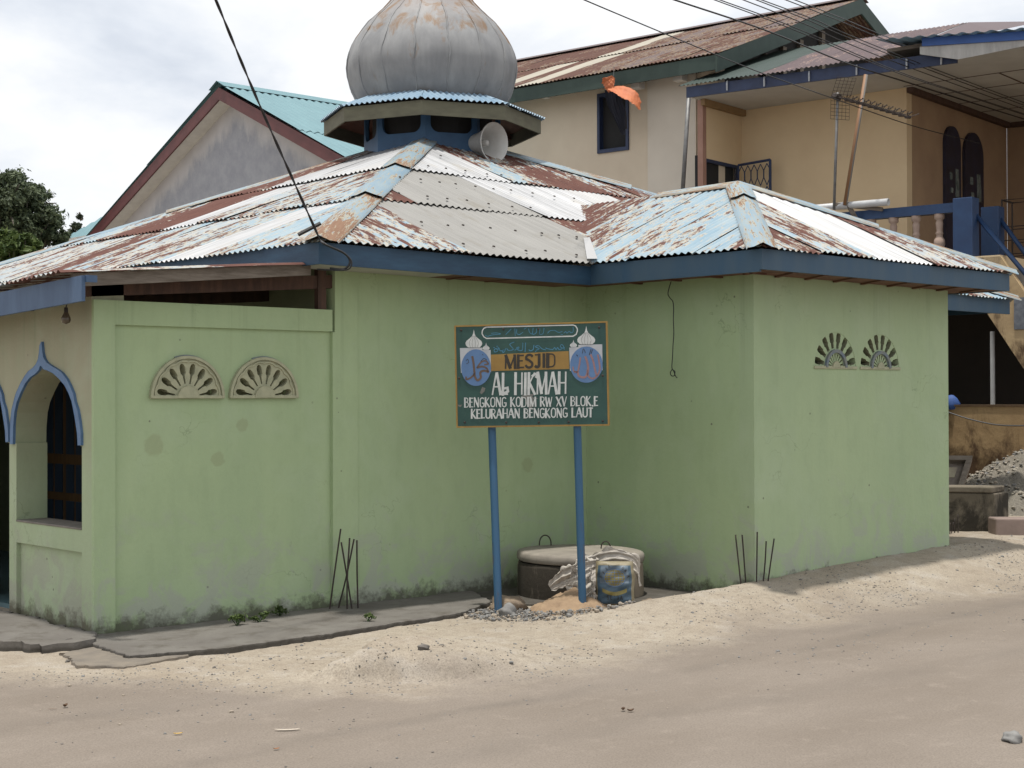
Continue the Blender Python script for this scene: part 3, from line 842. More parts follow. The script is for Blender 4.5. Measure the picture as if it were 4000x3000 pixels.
slope(mb, WF, hiW, [
    (0, 1.62, [(0, .78, RB, .36), (.78, 1.53, RB, .40), (1.53, 2.22, ZN, 0), (2.22, 2.95, RB, .44), (2.95, 3.7, RP, .46), (3.7, 4.4, RB, .42)] + fill(4.4, 8.2, .74, RP, .38, .6)),
    (1.54, 3.12, [(1.4, 2.15, RB, .38), (2.15, 2.9, RB, .46), (2.9, 3.55, RB, .52), (3.55, 4.08, RP, .42), (4.08, 4.74, ZN, 0), (4.74, 5.4, RB, .82), (5.4, 6.1, RB, .7)] + fill(6.1, 8.0, .7, RB, .45, .65)),
    (3.04, 5.4, [(2.7, 3.45, ZW, 0), (3.45, 4.2, ZN, 0), (4.2, 4.85, ZN, 0), (4.85, 5.4, RP, .55)] + fill(5.4, 7.0, .7, RB, .7, .85))])
slope(mb, EF, hiW, [(0, 2.7, fill(0, 8.2, .76, RB, .4, .7)), (2.6, 5.4, fill(2, 7.4, .76, RB, .4, .7))], rows=3)
slope(mb, BF, hiB, [(0, 2.7, fill(0, 9.86, .76, RB, .4, .7)), (2.6, 5.2, fill(2, 8, .76, RB, .4, .7))], rows=3)
ROOFMB = mb
hc = MB()
apex = A(AX, AY, AZ)
hipcap(hc, (RX0 - .0, RY0 - .0, RZ), apex, WF[3], FF[3], .135, [0.0, .30, .56, .90])
hipcap(hc, (RX1, RY0, RZ), apex, EF[3], FF[3], .20, [0.0, .35, .66, .9])
hipcap(hc, (RX0, RY1, RZ), apex, WF[3], BF[3], .20, [0.0, .5, .9])
hipcap(hc, (RX1, RY1, RZ), apex, EF[3], BF[3], .20, [0.0, .5, .9])
# nail heads
nm = mb
for (s0, s1, t) in ((1.5, 3.4, .16), (1.5, 3.4, .75), (1.9, 3.6, 1.62), (2.4, 4.9, 2.3), (3.0, 4.3, 2.98), (3.3, 5.4, 3.6)):
    s = s0
    while s < s1:
        p = FF[0] + FF[1] * s + FF[2] * (t + random.uniform(-.03, .03)) + FF[3] * (.045 if t > 1.5 else .028)
        nm.lathe([(.0, .012), (.011, .010), (.014, 0)], p, FF[3], 7, 5)
        s += random.uniform(.19, .34)
roof = mb.build('roof', RM + [M['iron']], mosque, smooth=True)
hc.build('hip_cap', M['cap'], roof, smooth=True)

# projecting wing hip roof
WX0, WX1, WY0, WAY, WAZ = 4.31, 8.06, -2.30, -.56, 3.585
WAX = (WX0 + WX1) / 2
wr, wdp = WAZ - RZ, WAY - WY0
hwx = WAX - WX0
LF = frame((WX0, WY0, RZ), (0, 1, 0), (hwx, 0, 0), wr)
SF = frame((WX0, WY0, RZ), (1, 0, 0), (0, wdp, 0), wr)
QF = frame((WX1, WY0, RZ), (0, 1, 0), (-hwx, 0, 0), wr)
hiL = lambda s: min(1, s / wdp) * LF[4]
hiS = lambda s: min(s, 2 * hwx - s) / hwx * SF[4]
mb = MB()
slope(mb, LF, hiL, [(0, 3, [(0, .7, RB, .32), (.7, 1.4, RB, .35), (1.4, 2.1, RB, .36), (2.1, 2.8, RB, .44), (2.8, 3.4, RB, .6), (3.4, 3.95, RB, .6)])], rows=5)
slope(mb, SF, hiS, [(0, 3, [(0, .75, RB, .58), (.75, 1.52, RB, .50), (1.52, 2.40, ZN, 0), (2.40, 3.0, RP, .52), (3.0, 3.75, RB, .52)])], rows=5)
slope(mb, QF, hiL, [(0, 3, fill(0, 3.95, .75, RB, .4, .6))], rows=4)
wroof = mb.build('roof', RM, mosque, smooth=True)
hc = MB()
wap = A(WAX, WAY, WAZ)
hipcap(hc, (WX0, WY0, RZ), wap, LF[3], SF[3], .115, [0.0, .74, 1.0])
hipcap(hc, (WX1, WY0, RZ), wap, QF[3], SF[3], .11, [0.0, .5, 1.0])
hipcap(hc, (WAX, 1.62, WAZ - .05), wap + A(0, .0, .0), LF[3], QF[3], .11, [0.0, .55, 1.0])
hc.build('hip_cap', M['cap'], wroof, smooth=True)
# valley flashing
vf = MB()
va, vb = A(WX0 + .02, -.50, RZ + .03), A(6.1, 1.45, 3.55)
vd = vb - va
vm = va + vd * .36
vf.quad(va + A(-.085, .0, .014), va + A(.012, -.03, .018), vm + A(.0, -.03, .02), vm + A(-.05, 0, .016))

vf.build('valley_flashing', M['zincwhite'], wroof)

# porch lean-to
PF = frame((-.36, -.27, 2.440), (0, 1, -.034), (1.99, 0, 0), .175)
mb = MB()
slope(mb, PF, lambda s: PF[4], [(0, 2.0, [(0, .72, RP, .60), (.72, 1.45, RP, .56), (1.45, 2.2, RP, .5)] + fill(2.2, 7.9, .75, RP, .4, .6))], rows=4, jag=.03)
mb.build('porch_roof', RM, mosque, smooth=True)
MB().obox((-.30, -.42, 2.252), (.0, 5.6, -.20), (.026, 0, 0), (0, 0, .165)).build('porch_fascia', M['fascia_light'], mosque)
pb = MB()
pb.obox((-.27, -.24, 2.355), (1.88, 0, .175), (0, .028, 0), (0, 0, .085))
pb.build('verge_board', M['wood_grey'], mosque)
class _PB:
    def obox(s, *a): MB().obox(*a).build('porch_beam', M['wood_red'], mosque)
    def box(s, *a): MB().box(*a).build('porch_post', M['wood_red'], mosque)
pb = _PB()
pb.obox((-.25, .03, 2.298), (2.25, 0, .17), (0, .06, 0), (0, 0, .10))
pb.box(1.86, 1.935, .02, .07, 2.296, 2.62)
for y in np.arange(.9, 7, 1.1): pb.obox((-.25, y, 2.27 - .034 * y), (2.25, 0, .17), (0, .05, 0), (0, 0, .09))
for x in (.5, 1.2): pb.obox((x, -.205, 2.40 + .088 * (x + .3) - .02), (0, 7.6, -.26), (.05, 0, 0), (0, 0, .04))

MB().box(-.272, -.20, -.44, -.41, 2.375, 2.42).build('beam_end', M['fascia_light'], mosque)

# drum, skirt roof and dome
DC = A(AX, AY, 0)
drum = bpy.data.objects.new('drum', None); COL.objects.link(drum); drum.parent = mosque
def octv(R, k, z): a = math.radians(225 + 45 * k); return A(AX + R * math.cos(a), AY + R * math.sin(a), z)
def rrect(x0, x1, y0, y1, r, n=5):
    out = []
    for cx, cy, a0 in ((x1 - r, y0 + r, -90), (x1 - r, y1 - r, 0), (x0 + r, y1 - r, 90), (x0 + r, y0 + r, 180)):
        for k in range(n + 1):
            a = math.radians(a0 + 90 * k / n); out.append((cx + r * math.cos(a), cy + r * math.sin(a)))
    return out
wm = MB()
side = 2 * .8 * math.sin(PI / 8)
for k in range(8):
    a, b = octv(.8, k, 0), octv(.8, k + 1, 0)
    u = unit(b - a); inw = unit(DC - (a + b) / 2)
    wm.plate([(0, 4.0), (side, 4.0), (side, 5.02), (0, 5.02)], [rrect(.06, side - .06, 4.60, 4.93, .095)], A(a[0], a[1], 0), u, (0, 0, 1), inw * .04)
wm.build('wall', M['drum'], drum)
MB().lathe([(.70, 4.2), (.70, 5.05)], (AX, AY, 0), n=24).build('dark_liner', M['dark'], drum)  # added dark cylinder, so no sky shows through the drum windows
skm = MB(); fm = MB(); sf = MB()
Ro, Ri, ze, zi = 1.325, .90, 4.872, 5.035
for k in range(8):
    a, b = octv(Ro, k, ze), octv(Ro, k + 1, ze)
    W = np.linalg.norm(b - a); u = (b - a) / W
    mid = (a + b) / 2
    run = DC + A(0, 0, ze) - mid
    ap = np.linalg.norm(run)
    full = ap
    rr_ = unit(run) * (ap * (1 - Ri / Ro))
    fr = frame(a, u, rr_, zi - ze)
    hi = lambda s, fr=fr, W=W: min(fr[4], min(s, W - s) / (W / 2) * fr[4] / (1 - Ri / Ro))
    sheet(skm, fr, 0, W, -.0, 3, lambda s: -.0, hi, 0, 0, .2, .066, .011, 3, 0, 0, .004)
    a, b = octv(1.272, k, 4.70), octv(1.272, k + 1, 4.70)
    inw = unit(DC + A(0, 0, 4.70) - (a + b) / 2)
    fm.obox(a, b - a, inw * .022, A(0, 0, .158))
    sf.quad(octv(1.25, k, 4.845), octv(1.25, k + 1, 4.845), octv(.80, k + 1, 4.99), octv(.80, k, 4.99))
    sf.beam(octv(1.245, k, 4.80), octv(.80, k, 4.92), .04, .05)
skm.build('skirt_roof', M['skirt'], drum, smooth=True)
fm.build('skirt_fascia', M['olive'], drum)
sf.build('skirt_soffit', M['wood'], drum)
def dome_mat():
    m, n, b = newmat('dome_sheet_metal')
    p = pos(n)
    sp = nd(n, 'ShaderNodeSeparateXYZ', {0: p})
    z = sp.outputs[2]
    base = mixc(n, ramp(n, noise(n, mapping(n, p, (7, 7, .9)), 1.0, 6, .65), [(.3, 0.0), (.7, 1.0)]), (.20, .203, .21), (.285, .288, .29))
    base = mixc(n, ramp(n, noise(n, p, 3, 5), [(.5, 0.0), (.7, .5)]), base, (.15, .153, .163))
    st = noise(n, mapping(n, p, (5, 5, 1.3)), 1.0, 7, .68, .5)
    hi = nd(n, 'ShaderNodeMapRange', {'Value': z, 'From Min': 5.80, 'From Max': 6.25, 'To Min': -.12, 'To Max': .17}).outputs[0]
    band = nd(n, 'ShaderNodeMapRange', {'Value': mth(n, 'ABSOLUTE', mth(n, 'SUBTRACT', z, 5.84)), 'From Min': .02, 'From Max': .22, 'To Min': .13, 'To Max': -.05}).outputs[0]
    k = mth(n, 'ADD', st, mth(n, 'MAXIMUM', hi, band))
    base = mixc(n, nd(n, 'ShaderNodeMapRange', {'Value': mth(n, 'ADD', z, mth(n, 'MULTIPLY', st, .5)), 'From Min': 6.1, 'From Max': 6.6, 'To Max': .75}).outputs[0], base, (.30, .255, .235))
    col = mixc(n, ramp(n, k, [(.58, 0.0), (.70, .85)]), base, (.20, .125, .07))
    setc(n, b, col, .66, .12, .35)
    bump(n, b, noise(n, mapping(n, p, (9, 9, 4)), 1.0, 4), .12, .01)
    return m
prof = [(.80, 4.99), (.83, 5.02), (.87, 5.07), (.912, 5.14), (.952, 5.23), (.98, 5.33), (.992, 5.43), (.986, 5.52), (.962, 5.61), (.926, 5.70), (.876, 5.79), (.808, 5.89), (.735, 5.985),
        (.655, 6.06), (.572, 6.14), (.49, 6.23), (.425, 6.335), (.365, 6.45), (.335, 6.58), (.26, 6.72), (.19, 6.88), (.13, 7.05), (.08, 7.25), (.045, 7.45), (.02, 7.6)]
NG = 16
ph0 = 225 * PI / 180 + .09
dm = MB()
dm.lathe(prof, (AX, AY, 0), n=NG * 8, rmod=lambda a, h: (1 - .010 * abs(math.cos(NG * a / 2)) ** .8 + .010) * (1 + .004 * math.sin(5 * a + h * 9) + .003 * math.sin(11 * a - h * 17)), xr=(math.cos(ph0), math.sin(ph0), 0))
dome = dm.build('dome', dome_mat(), drum, smooth=True)
sm_ = MB()
for k in range(NG):
    a = ph0 + 2 * PI * (k + .5) / NG
    pts = []
    for i in range(len(prof) - 6):
        for q in (0, .5):
            r = prof[i][0] * (1 - q) + prof[i + 1][0] * q; h = prof[i][1] * (1 - q) + prof[i + 1][1] * q
            a2 = a + .010 * math.sin(i * 1.3 + k * 2)
            pts.append(A(AX + (r * 1.008 + .002) * math.cos(a2), AY + (r * 1.008 + .002) * math.sin(a2), h))
    sm_.tube(pts, [.008 + .004 * random.random() for _ in pts], 5)
sm_.build('seam', dome.data.materials[0], dome, smooth=True)
MB().lathe([(.02, 7.5), (.06, 7.62), (.02, 7.74), (.045, 7.82), (.012, 7.9), (.012, 8.2)], (AX, AY, 0), n=12).build('finial', M['pole_grey'], drum)

# ------------------------------------------------------------------ loudspeaker on the roof
sp0 = DP(1932, 556, 16.9)           # rim centre
aim = unit(R0 * .74 - F0 * .66 - A(0, 0, .06))
horn = thing('loudspeaker', 'pale grey horn loudspeaker mounted beside the blue dome drum', 'loudspeaker')
M['horn'] = simple('horn_grey', (.52, .52, .50), (.42, .41, .39), 5, .45, bmp=.05)
hm = MB()
prof_o = [(.225, .0), (.228, -.010), (.215, -.012), (.165, -.10), (.125, -.20), (.105, -.30), (.095, -.36), (.05, -.37)]
prof_i = [(.225, .0), (.212, -.004), (.160, -.10), (.118, -.20), (.09, -.28), (.0, -.30)]
hm.lathe(prof_o, sp0, aim, 32)
hm.lathe(prof_i, sp0, aim, 32)
hm.build('bell', M['horn'], horn, smooth=True, fixn=False)
MB().lathe([(.0, -.10), (.018, -.10), (.032, -.11), (.036, -.16), (.045, -.29)], sp0, aim, 16).build('throat_cone', M['horn'], horn, smooth=True)
MB().lathe([(.0, -.47), (.075, -.47), (.085, -.455), (.085, -.37), (.06, -.355)], sp0, aim, 20).build('driver', M['pole_grey'], horn, smooth=True)
bk = sp0 + aim * -.25
MB().tube([bk + A(0, 0, -.08), bk + A(0, 0, -.34)], .016).tube([bk + A(-.05, 0, -.10), bk + A(.05, 0, -.10)], .012).build('bracket', M['pole_grey'], horn)

# ------------------------------------------------------------------ name board
c00, c10, c01, c11 = DP(1774, 1272, 11.45), DP(2371, 1254, 11.2), DP(1782, 1671, 11.45), DP(2384, 1663, 11.2)
SXv = unit((c10 - c00) + (c11 - c01)); SYv = (c00 - c01) + (c10 - c11); SYv = unit(SYv - SXv * np.dot(SYv, SXv)); SNv = np.cross(SXv, SYv)
SW, SH = 1.171, .776
S0 = (c00 + c10 + c01 + c11) / 4 - SXv * SW / 2 + SYv * SH / 2
sign = thing('sign', 'green painted mosque name board on two blue posts', 'sign', None)
def sxy(x, y):
    xl = 75 + (y - 140) * 30 / 1340; xr = 2080 + (y - 75) * 30 / 1375
    yt = 140 - 65 * (x - 75) / 2005; yb = 1480 - 30 * (x - 105) / 2005
    return ((x - xl) / (xr - xl) * SW, -(y - yt) / (yb - yt) * SH)
def SP3(x, y, z=0.0): return S0 + SXv * x + SYv * y + SNv * z
def board_mat():
    m, n, b = newmat('sign_green')
    p = pos(n)
    col = mixc(n, ramp(n, noise(n, p, 5, 6, .65), [(.35, 0.0), (.65, 1.0)]), (.019, .058, .052), (.028, .078, .066))
    col = mixc(n, ramp(n, noise(n, p, 16, 6, .7), [(.60, 0.0), (.72, .5)]), col, (.07, .10, .07))
    setc(n, b, col, .5, 0, .4)
    return m
MB().obox(SP3(.004, -.004, -.018), SXv * (SW - .008), -SYv * (SH - .008), SNv * .018).build('board', board_mat(), sign)
M['ochre'] = simple('sign_ochre', (.30, .185, .045), (.235, .14, .035), 8, .6)
M['sw'] = simple('sign_white', (.56, .58, .57), (.44, .46, .46), 20, .6, bmp=0)
M['sgrey'] = simple('sign_grey_white', (.43, .45, .48), (.35, .37, .40), 12, .6, bmp=0)
M['sblue'] = simple('sign_blue', (.10, .19, .36), (.075, .15, .30), 9, .6, bmp=0)
M['scribble'] = simple('sign_faded_blue', (.06, .21, .33), (.04, .14, .2), 30, .6, bmp=0)
M['sblack'] = simple('sign_black', (.02, .017, .012), (.03, .025, .02), 20, .6, bmp=0)
M['sbrown'] = simple('sign_brown', (.13, .085, .06), (.09, .06, .045), 20, .6, bmp=0)
M['spink'] = simple('sign_pink', (.29, .17, .17), (.22, .13, .14), 20, .6, bmp=0)
bf = MB()
e = .012
for (x0, y0, x1, y1) in ((0, 0, SW, -e), (0, -SH + e, SW, -SH), (0, -e, e, -SH + e), (SW - e, -e, SW, -SH + e)):
    bf.obox(SP3(x0, y0, -.022), SXv * (x1 - x0), SYv * (y1 - y0), SNv * .026)
bf.build('border', M['ochre'], sign)
def flat(mb, pts, z, m=0):
    tri = tessellate_polygon([[Vector((q[0], q[1], 0)) for q in pts]])
    fs = []
    for t in tri:
        a, b, c = [np.array(pts[i]) for i in t]
        fs.append(tuple(t) if np.cross(b - a, c - a) > 0 else tuple(t)[::-1])
    mb.add([SP3(q[0], q[1], z) for q in pts], fs, m)
def crop(pts): return [sxy(*q) for q in pts]
def ribbon(mb, pts, w, z, m=0):
    """painted stroke; w may be one width or a list"""
    P = [np.array(q, float) for q in pts]
    ws = w if isinstance(w, (list, tuple)) else [w] * len(P)
    vs = []
    for i, p in enumerate(P):
        a = P[max(i - 1, 0)]; b = P[min(i + 1, len(P) - 1)]
        t = (b - a) / (np.linalg.norm(b - a) + 1e-9)
        nr = np.array([-t[1], t[0]])
        ex = t * (ws[i] * .3) * (1 if i == len(P) - 1 else (-1 if i == 0 else 0))
        k = 1.0
        if 0 < i < len(P) - 1:
            t1 = (p - P[i - 1]) / (np.linalg.norm(p - P[i - 1]) + 1e-9)
            k = 1 / max(.55, abs(np.dot(nr, np.array([-t1[1], t1[0]]))))
        vs += [p + ex + nr * ws[i] / 2 * k, p + ex - nr * ws[i] / 2 * k]
    mb.add([SP3(q[0], q[1], z) for q in vs], [(2 * i + 1, 2 * i + 3, 2 * i + 2, 2 * i) for i in range(len(P) - 1)], m)
def arc(cx, cy, rx, ry, a0, a1, n=10): return [(cx + rx * math.cos(math.radians(a0 + (a1 - a0) * k / n)), cy + ry * math.sin(math.radians(a0 + (a1 - a0) * k / n))) for k in range(n + 1)]
GL = {  # glyph: (advance, [(stroke, weight)])
    'A': (.72, [([(0, 0), (.30, 1), (.36, 1)], .7), ([(.36, 1), (.70, 0)], 1.2), ([(.12, .36), (.56, .36)], .6)]),
    'B': (.58, [([(.04, 0), (.04, 1)], 1.2), ([(.04, 1)] + arc(.22, .77, .24, .23, 90, -90, 8) + [(.04, .54)], .6), ([(.04, .54)] + arc(.26, .27, .28, .27, 90, -90, 8) + [(.04, 0)], .6)]),
    'D': (.66, [([(.05, 0), (.05, 1)], 1.5), ([(.05, 1), (.30, 1)] + arc(.32, .72, .28, .28, 90, 0, 5) + arc(.32, .28, .28, .28, 0, -90, 5) + [(.05, 0)], .6)]),
    'E': (.50, [([(.05, 0), (.05, 1)], 1.2), ([(.05, .97), (.46, .97)], .7), ([(.05, .55), (.38, .55)], .6), ([(.05, .03), (.48, .03)], .7)]),
    'G': (.62, [(arc(.33, .72, .28, .28, 40, 180, 8) + arc(.33, .28, .28, .28, 180, 330, 8) + [(.58, .42), (.34, .42)], .8)]),
    'H': (.66, [([(.05, 0), (.05, 1)], 1.2), ([(.60, 0), (.60, 1)], .7), ([(.05, .5), (.60, .5)], .6)]),
    'I': (.22, [([(.10, 0), (.10, 1)], 1.2)]),
    'J': (.50, [([(.05, .97), (.34, .97)], .6), ([(.36, 1), (.36, .2)] + arc(.20, .18, .16, .16, 0, -140, 6), 1.2)]),
    'K': (.62, [([(.05, 0), (.05, 1)], 1.2), ([(.52, 1), (.07, .46)], .6), ([(.12, .52), (.58, 0)], 1.1)]),
    'L': (.48, [([(.05, 1), (.05, 0)], 1.2), ([(.05, .03), (.46, .03)], .7)]),
    'M': (.86, [([(.04, 0), (.06, 1)], .7), ([(.06, 1), (.40, .03)], 1.3), ([(.40, .03), (.76, 1)], .6), ([(.76, 1), (.80, 0)], 1.2)]),
    'N': (.68, [([(.05, 0), (.05, 1)], .7), ([(.05, 1), (.60, 0)], 1.2), ([(.60, 0), (.60, 1)], .7)]),
    'O': (.66, [(arc(.33, .70, .28, .30, 0, 180, 10) + arc(.33, .30, .28, .30, 180, 360, 10) + [(.61, .70)], .8)]),
    'R': (.60, [([(.05, 0), (.05, 1)], 1.2), ([(.05, 1)] + arc(.26, .75, .26, .25, 90, -90, 8) + [(.05, .5)], .6), ([(.24, .5), (.56, 0)], 1.0)]),
    'S': (.58, [(arc(.30, .76, .26, .24, 30, 200, 7) + [(.22, .60), (.46, .42)] + arc(.28, .24, .26, .24, 20, -160, 8), 1.0)]),
    'T': (.56, [([(.28, 0), (.28, 1)], 1.2), ([(.0, .97), (.56, .97)], .7)]),
    'U': (.64, [([(.05, 1), (.05, .28)] + arc(.32, .28, .27, .27, 180, 360, 8) + [(.59, 1)], .9)]),
    'V': (.62, [([(0, 1), (.30, 0)], 1.2), ([(.30, 0), (.60, 1)], .6)]),
    'W': (.90, [([(0, 1), (.22, 0)], 1.2), ([(.22, 0), (.43, .9)], .6), ([(.43, .9), (.64, 0)], 1.2), ([(.64, 0), (.86, 1)], .6)]),
    'X': (.64, [([(0, 1), (.60, 0)], 1.2), ([(.58, 1), (.02, 0)], .6)]),
    '.': (.20, [([(.06, 0), (.14, .0)], 1.1)]),
    ' ': (.34, []),
}
def lettering(text, x0, y0, x1, y1, h, w, mat, z=.003, slant=0.0, name='lettering'):
    gap = .13
    adv = sum(GL[c][0] + gap for c in text) - gap
    mb = MB()
    sx = (x1 - x0) / adv
    q = 0
    for c in text:
        a, st = GL[c]
        j = random.uniform(-.02, .02)
        for k, (pts, wt) in enumerate(st):
            P = []
            for (u, v) in pts:
                X = x0 + (q + u + slant * v) * sx
                Y = y0 + (y1 - y0) * (q + u) / adv - (v + j) * h
                P.append(sxy(X, Y))
            ribbon(mb, P, w * wt, z + .0003 * k)
        q += a + gap
    return mb.build(name, mat, sign, label='painted words ' + text.strip())
bn = MB()
flat(bn, crop([(568, 735), (562, 520), (1582, 470), (1592, 705)])[::-1], .0022)
bn.build('banner', M['ochre'], sign, label='ochre band behind the word MESJID')
lettering('MESJID', 752, 700, 1412, 674, 168, .018, M['sblack'], .0036)
lettering('AL HIKMAH', 585, 1046, 1552, 1026, 280, .017, M['sw'], .0030, .02)
lettering('BENGKONG KODIM RW XV BLOK.E', 215, 1208, 1962, 1186, 120, .0105, M['sw'], .0030)
lettering('KELURAHAN BENGKONG LAUT', 305, 1356, 1895, 1333, 118, .011, M['sw'], .0030)
# curls of the decorative line
for (pts, w) in (([(712, 1000), (745, 1028), (790, 1000), (782, 950), (752, 962)], .02), ([(1110, 800), (1150, 770), (1178, 785), (1160, 815)], .018)):
    cm = MB(); ribbon(cm, crop(pts), w, .0034); cm.build('flourish', M['sw'], sign)
cm = MB()
ribbon(cm, crop([(505, 160), (1640, 128)] + [(1672, 140), (1694, 175), (1696, 205), (1680, 250), (1640, 275)] + [(505, 308)] + [(468, 285), (446, 245), (450, 205), (470, 175), (505, 160)]), .0085, .0030)
cm.build('cartouche', M['sw'], sign, label='white outlined pill shape along the top edge')
cm = MB()
for pts in ([(490, 265), (520, 280), (580, 262), (690, 250), (640, 235), (570, 240)], [(760, 255), (800, 215), (830, 185)], [(880, 180), (885, 270)], [(905, 190), (905, 240), (940, 255), (985, 225)], [(1000, 185), (1030, 165)],
            [(1060, 180), (1075, 230), (1110, 250)], [(1120, 170), (1115, 250), (1160, 230), (1165, 180)], [(1210, 180), (1205, 250), (1250, 240), (1262, 170)], [(1310, 235), (1340, 205), (1400, 200), (1450, 225), (1500, 215)],
            [(1520, 235), (1545, 215), (1560, 235), (1590, 210), (1610, 230), (1640, 215), (1640, 155)], [(1505, 255), (1480, 250)]):
    ribbon(cm, crop(catmull([(a, b, 0) for a, b in pts], 4) and [(p[0], p[1]) for p in catmull([(a, b, 0) for a, b in pts], 4)]), .005, .0026)
cm.build('script', M['scribble'], sign, label='faded blue script inside the outlined pill shape')
cm = MB()
for pts in ([(1525, 450), (1515, 405), (1490, 385), (1475, 410), (1500, 430), (1530, 425)], [(1500, 440), (1460, 450), (1440, 425), (1420, 450), (1400, 425), (1375, 450), (1310, 440), (1285, 430)], [(1285, 455), (1235, 440), (1190, 400), (1150, 415), (1200, 440), (1160, 460)],
            [(1130, 395), (1120, 450), (1085, 468), (1065, 455)], [(1020, 365), (1015, 480)], [(985, 365), (980, 455), (940, 465), (910, 450)], [(935, 445), (905, 430), (935, 420), (880, 460)], [(870, 355), (815, 380), (830, 410), (860, 450), (800, 465), (775, 440)],
            [(760, 440), (745, 475), (725, 490), (715, 465), (740, 455), (690, 470), (670, 430)], [(660, 420), (655, 470), (615, 485), (608, 455), (635, 440), (655, 470)], [(600, 430), (612, 425)], [(640, 412), (650, 408)], [(1150, 475), (1158, 478)]):
    ribbon(cm, [(p[0], p[1]) for p in catmull([(a, b, 0) for a, b in crop(pts)], 4)], .0065, .0028)
cm.build('script', M['scribble'], sign, label='blue handwritten script above the ochre band')
def emblem(cx, top, base, half, sx, sy, sb, blk, disc, marks, mm):
    root = bpy.data.objects.new('emblem', None); COL.objects.link(root); root.parent = sign
    k = MB()
    flat(k, crop(blk)[::-1], .0022)
    k.build('building', M['sgrey'], root)
    def onion(cx, top, base, half, nm):
        h = base - top
        pf = [(0, 0), (.04, .10), (.09, .24), (.22, .38), (.55, .52), (.88, .64), (1, .76), (.95, .88), (.70, 1.0)]
        L = [(cx - half * a, top + h * b) for a, b in pf]; Rr = [(cx + half * a, top + h * b) for a, b in pf[1:]]
        d = MB(); flat(d, crop(L + Rr[::-1]), .0030)
        o = d.build(nm, M['sw'], root)
        g = MB()
        for f in (-.55, -.2, .2, .55):
            ribbon(g, crop([(cx + f * .25 * half, top + h * .36), (cx + f * half * .9, top + h * .66), (cx + f * half * 1.0, top + h * .80), (cx + f * half * .75, top + h * .98)]), .0028, .0034)
        for q in range(5): ribbon(g, crop([(cx - half * .6 + q * half * .28, base + 4), (cx - half * .45 + q * half * .28, base + 4)]), .004, .0036)
        g.build('rib_lines', M['sgrey'] if half < 60 else simple('rib_line_grey', (.22, .22, .22), None, 10, .6, bmp=0), o)
    onion(cx, top, base, half, 'dome')
    onion(sx, sy, sb, 46, 'small_dome')
    d = MB()
    (dx, dy, rx, ry) = disc
    flat(d, crop([(dx + rx * math.cos(2 * PI * q / 40), dy + ry * math.sin(2 * PI * q / 40)) for q in range(40)])[::-1], .0038)
    dd = d.build('disc', M['sblue'], root)
    g = MB()
    for pts, w in marks[0]: ribbon(g, [(p[0], p[1]) for p in catmull([(a, b, 0) for a, b in crop(pts)], 5)], w, .0046)
    g.build('script', mm, dd)
    for pts, w in marks[1]:
        g = MB(); ribbon(g, [(p[0], p[1]) for p in catmull([(a, b, 0) for a, b in crop(pts)], 3)], w, .0046); g.build('small_mark', M['sblack'], dd)
emblem(337, 190, 425, 112, 500, 362, 455, [(150, 435), (452, 428), (452, 460), (560, 458), (566, 750), (165, 760)], (367, 690, 198, 240),
       ([([(318, 548), (335, 640), (345, 740), (350, 800), (385, 855), (430, 820), (425, 755), (470, 730), (530, 745)], .017), ([(350, 770), (300, 820), (240, 845), (235, 815)], .013), ([(380, 690), (430, 625), (490, 600), (530, 640), (480, 650)], .011), ([(385, 690), (450, 675), (510, 700), (528, 740)], .014)],
        [([(430, 610), (470, 570), (510, 590)], .005), ([(235, 600), (255, 580), (270, 620), (240, 640)], .004), ([(452, 515), (460, 525)], .004)]), M['sbrown'])
emblem(1810, 140, 378, 116, 1645, 320, 415, [(1590, 425), (1708, 418), (1708, 388), (2016, 380), (2022, 720), (1600, 730)], (1812, 648, 210, 238),
       ([([(1960, 520), (1975, 600), (1985, 700), (1960, 780), (1900, 830), (1840, 800), (1825, 720)], .013), ([(1870, 520), (1900, 600), (1925, 720), (1945, 790)], .014), ([(1800, 545), (1825, 620), (1835, 720), (1800, 810), (1720, 800), (1700, 740)], .016), ([(1735, 560), (1720, 660), (1700, 740), (1660, 745)], .012), ([(1640, 680), (1650, 730), (1690, 745)], .010)],
        [([(1850, 520), (1870, 450)], .005), ([(1875, 500), (1890, 450)], .005), ([(1760, 500), (1775, 440), (1800, 490)], .004), ([(1685, 520), (1700, 535)], .006)]), M['spink'])
for (x, y) in ((168, 203), (728, 186), (1190, 182), (1975, 160), (140, 830), (2022, 792), (218, 1408), (768, 1410), (1195, 1408), (1583, 1400), (2024, 1390)):
    c = sxy(x, y)
    MB().lathe([(0, .006), (.006, .0055), (.0085, .002), (.009, 0)], SP3(c[0], c[1], .002), SNv, 10).build('bolt', M['iron'], sign)
sc_ = MB()
for pts in ([(960, 1060), (1010, 1045), (1130, 1030), (1110, 1075), (1190, 1092), (1120, 1110), (1140, 1160), (1110, 1210), (1080, 1250), (1060, 1200), (1030, 1160), (1040, 1110), (985, 1090)], [(430, 990), (450, 940), (492, 960), (480, 1000), (440, 1040), (418, 1020)], [(120, 1175), (150, 1180), (185, 1175), (165, 1205), (135, 1200)]):
    flat(sc_, crop(pts)[::-1], .0026)
sc_.build('scuff', simple('sign_scuff', (.17, .165, .155), (.12, .13, .12), 40, .8, bmp=0), sign)
def post_mat():
    m, n, b = newmat('post_blue')
    p = pos(n)
    col = mixc(n, ramp(n, noise(n, mapping(n, p, (20, 20, 3)), 1.0, 6, .65), [(.60, 0.0), (.70, .9)]), (.036, .105, .195), (.10, .06, .045))
    setc(n, b, col, .5, 0, .4)
    return m
M['post'] = post_mat()
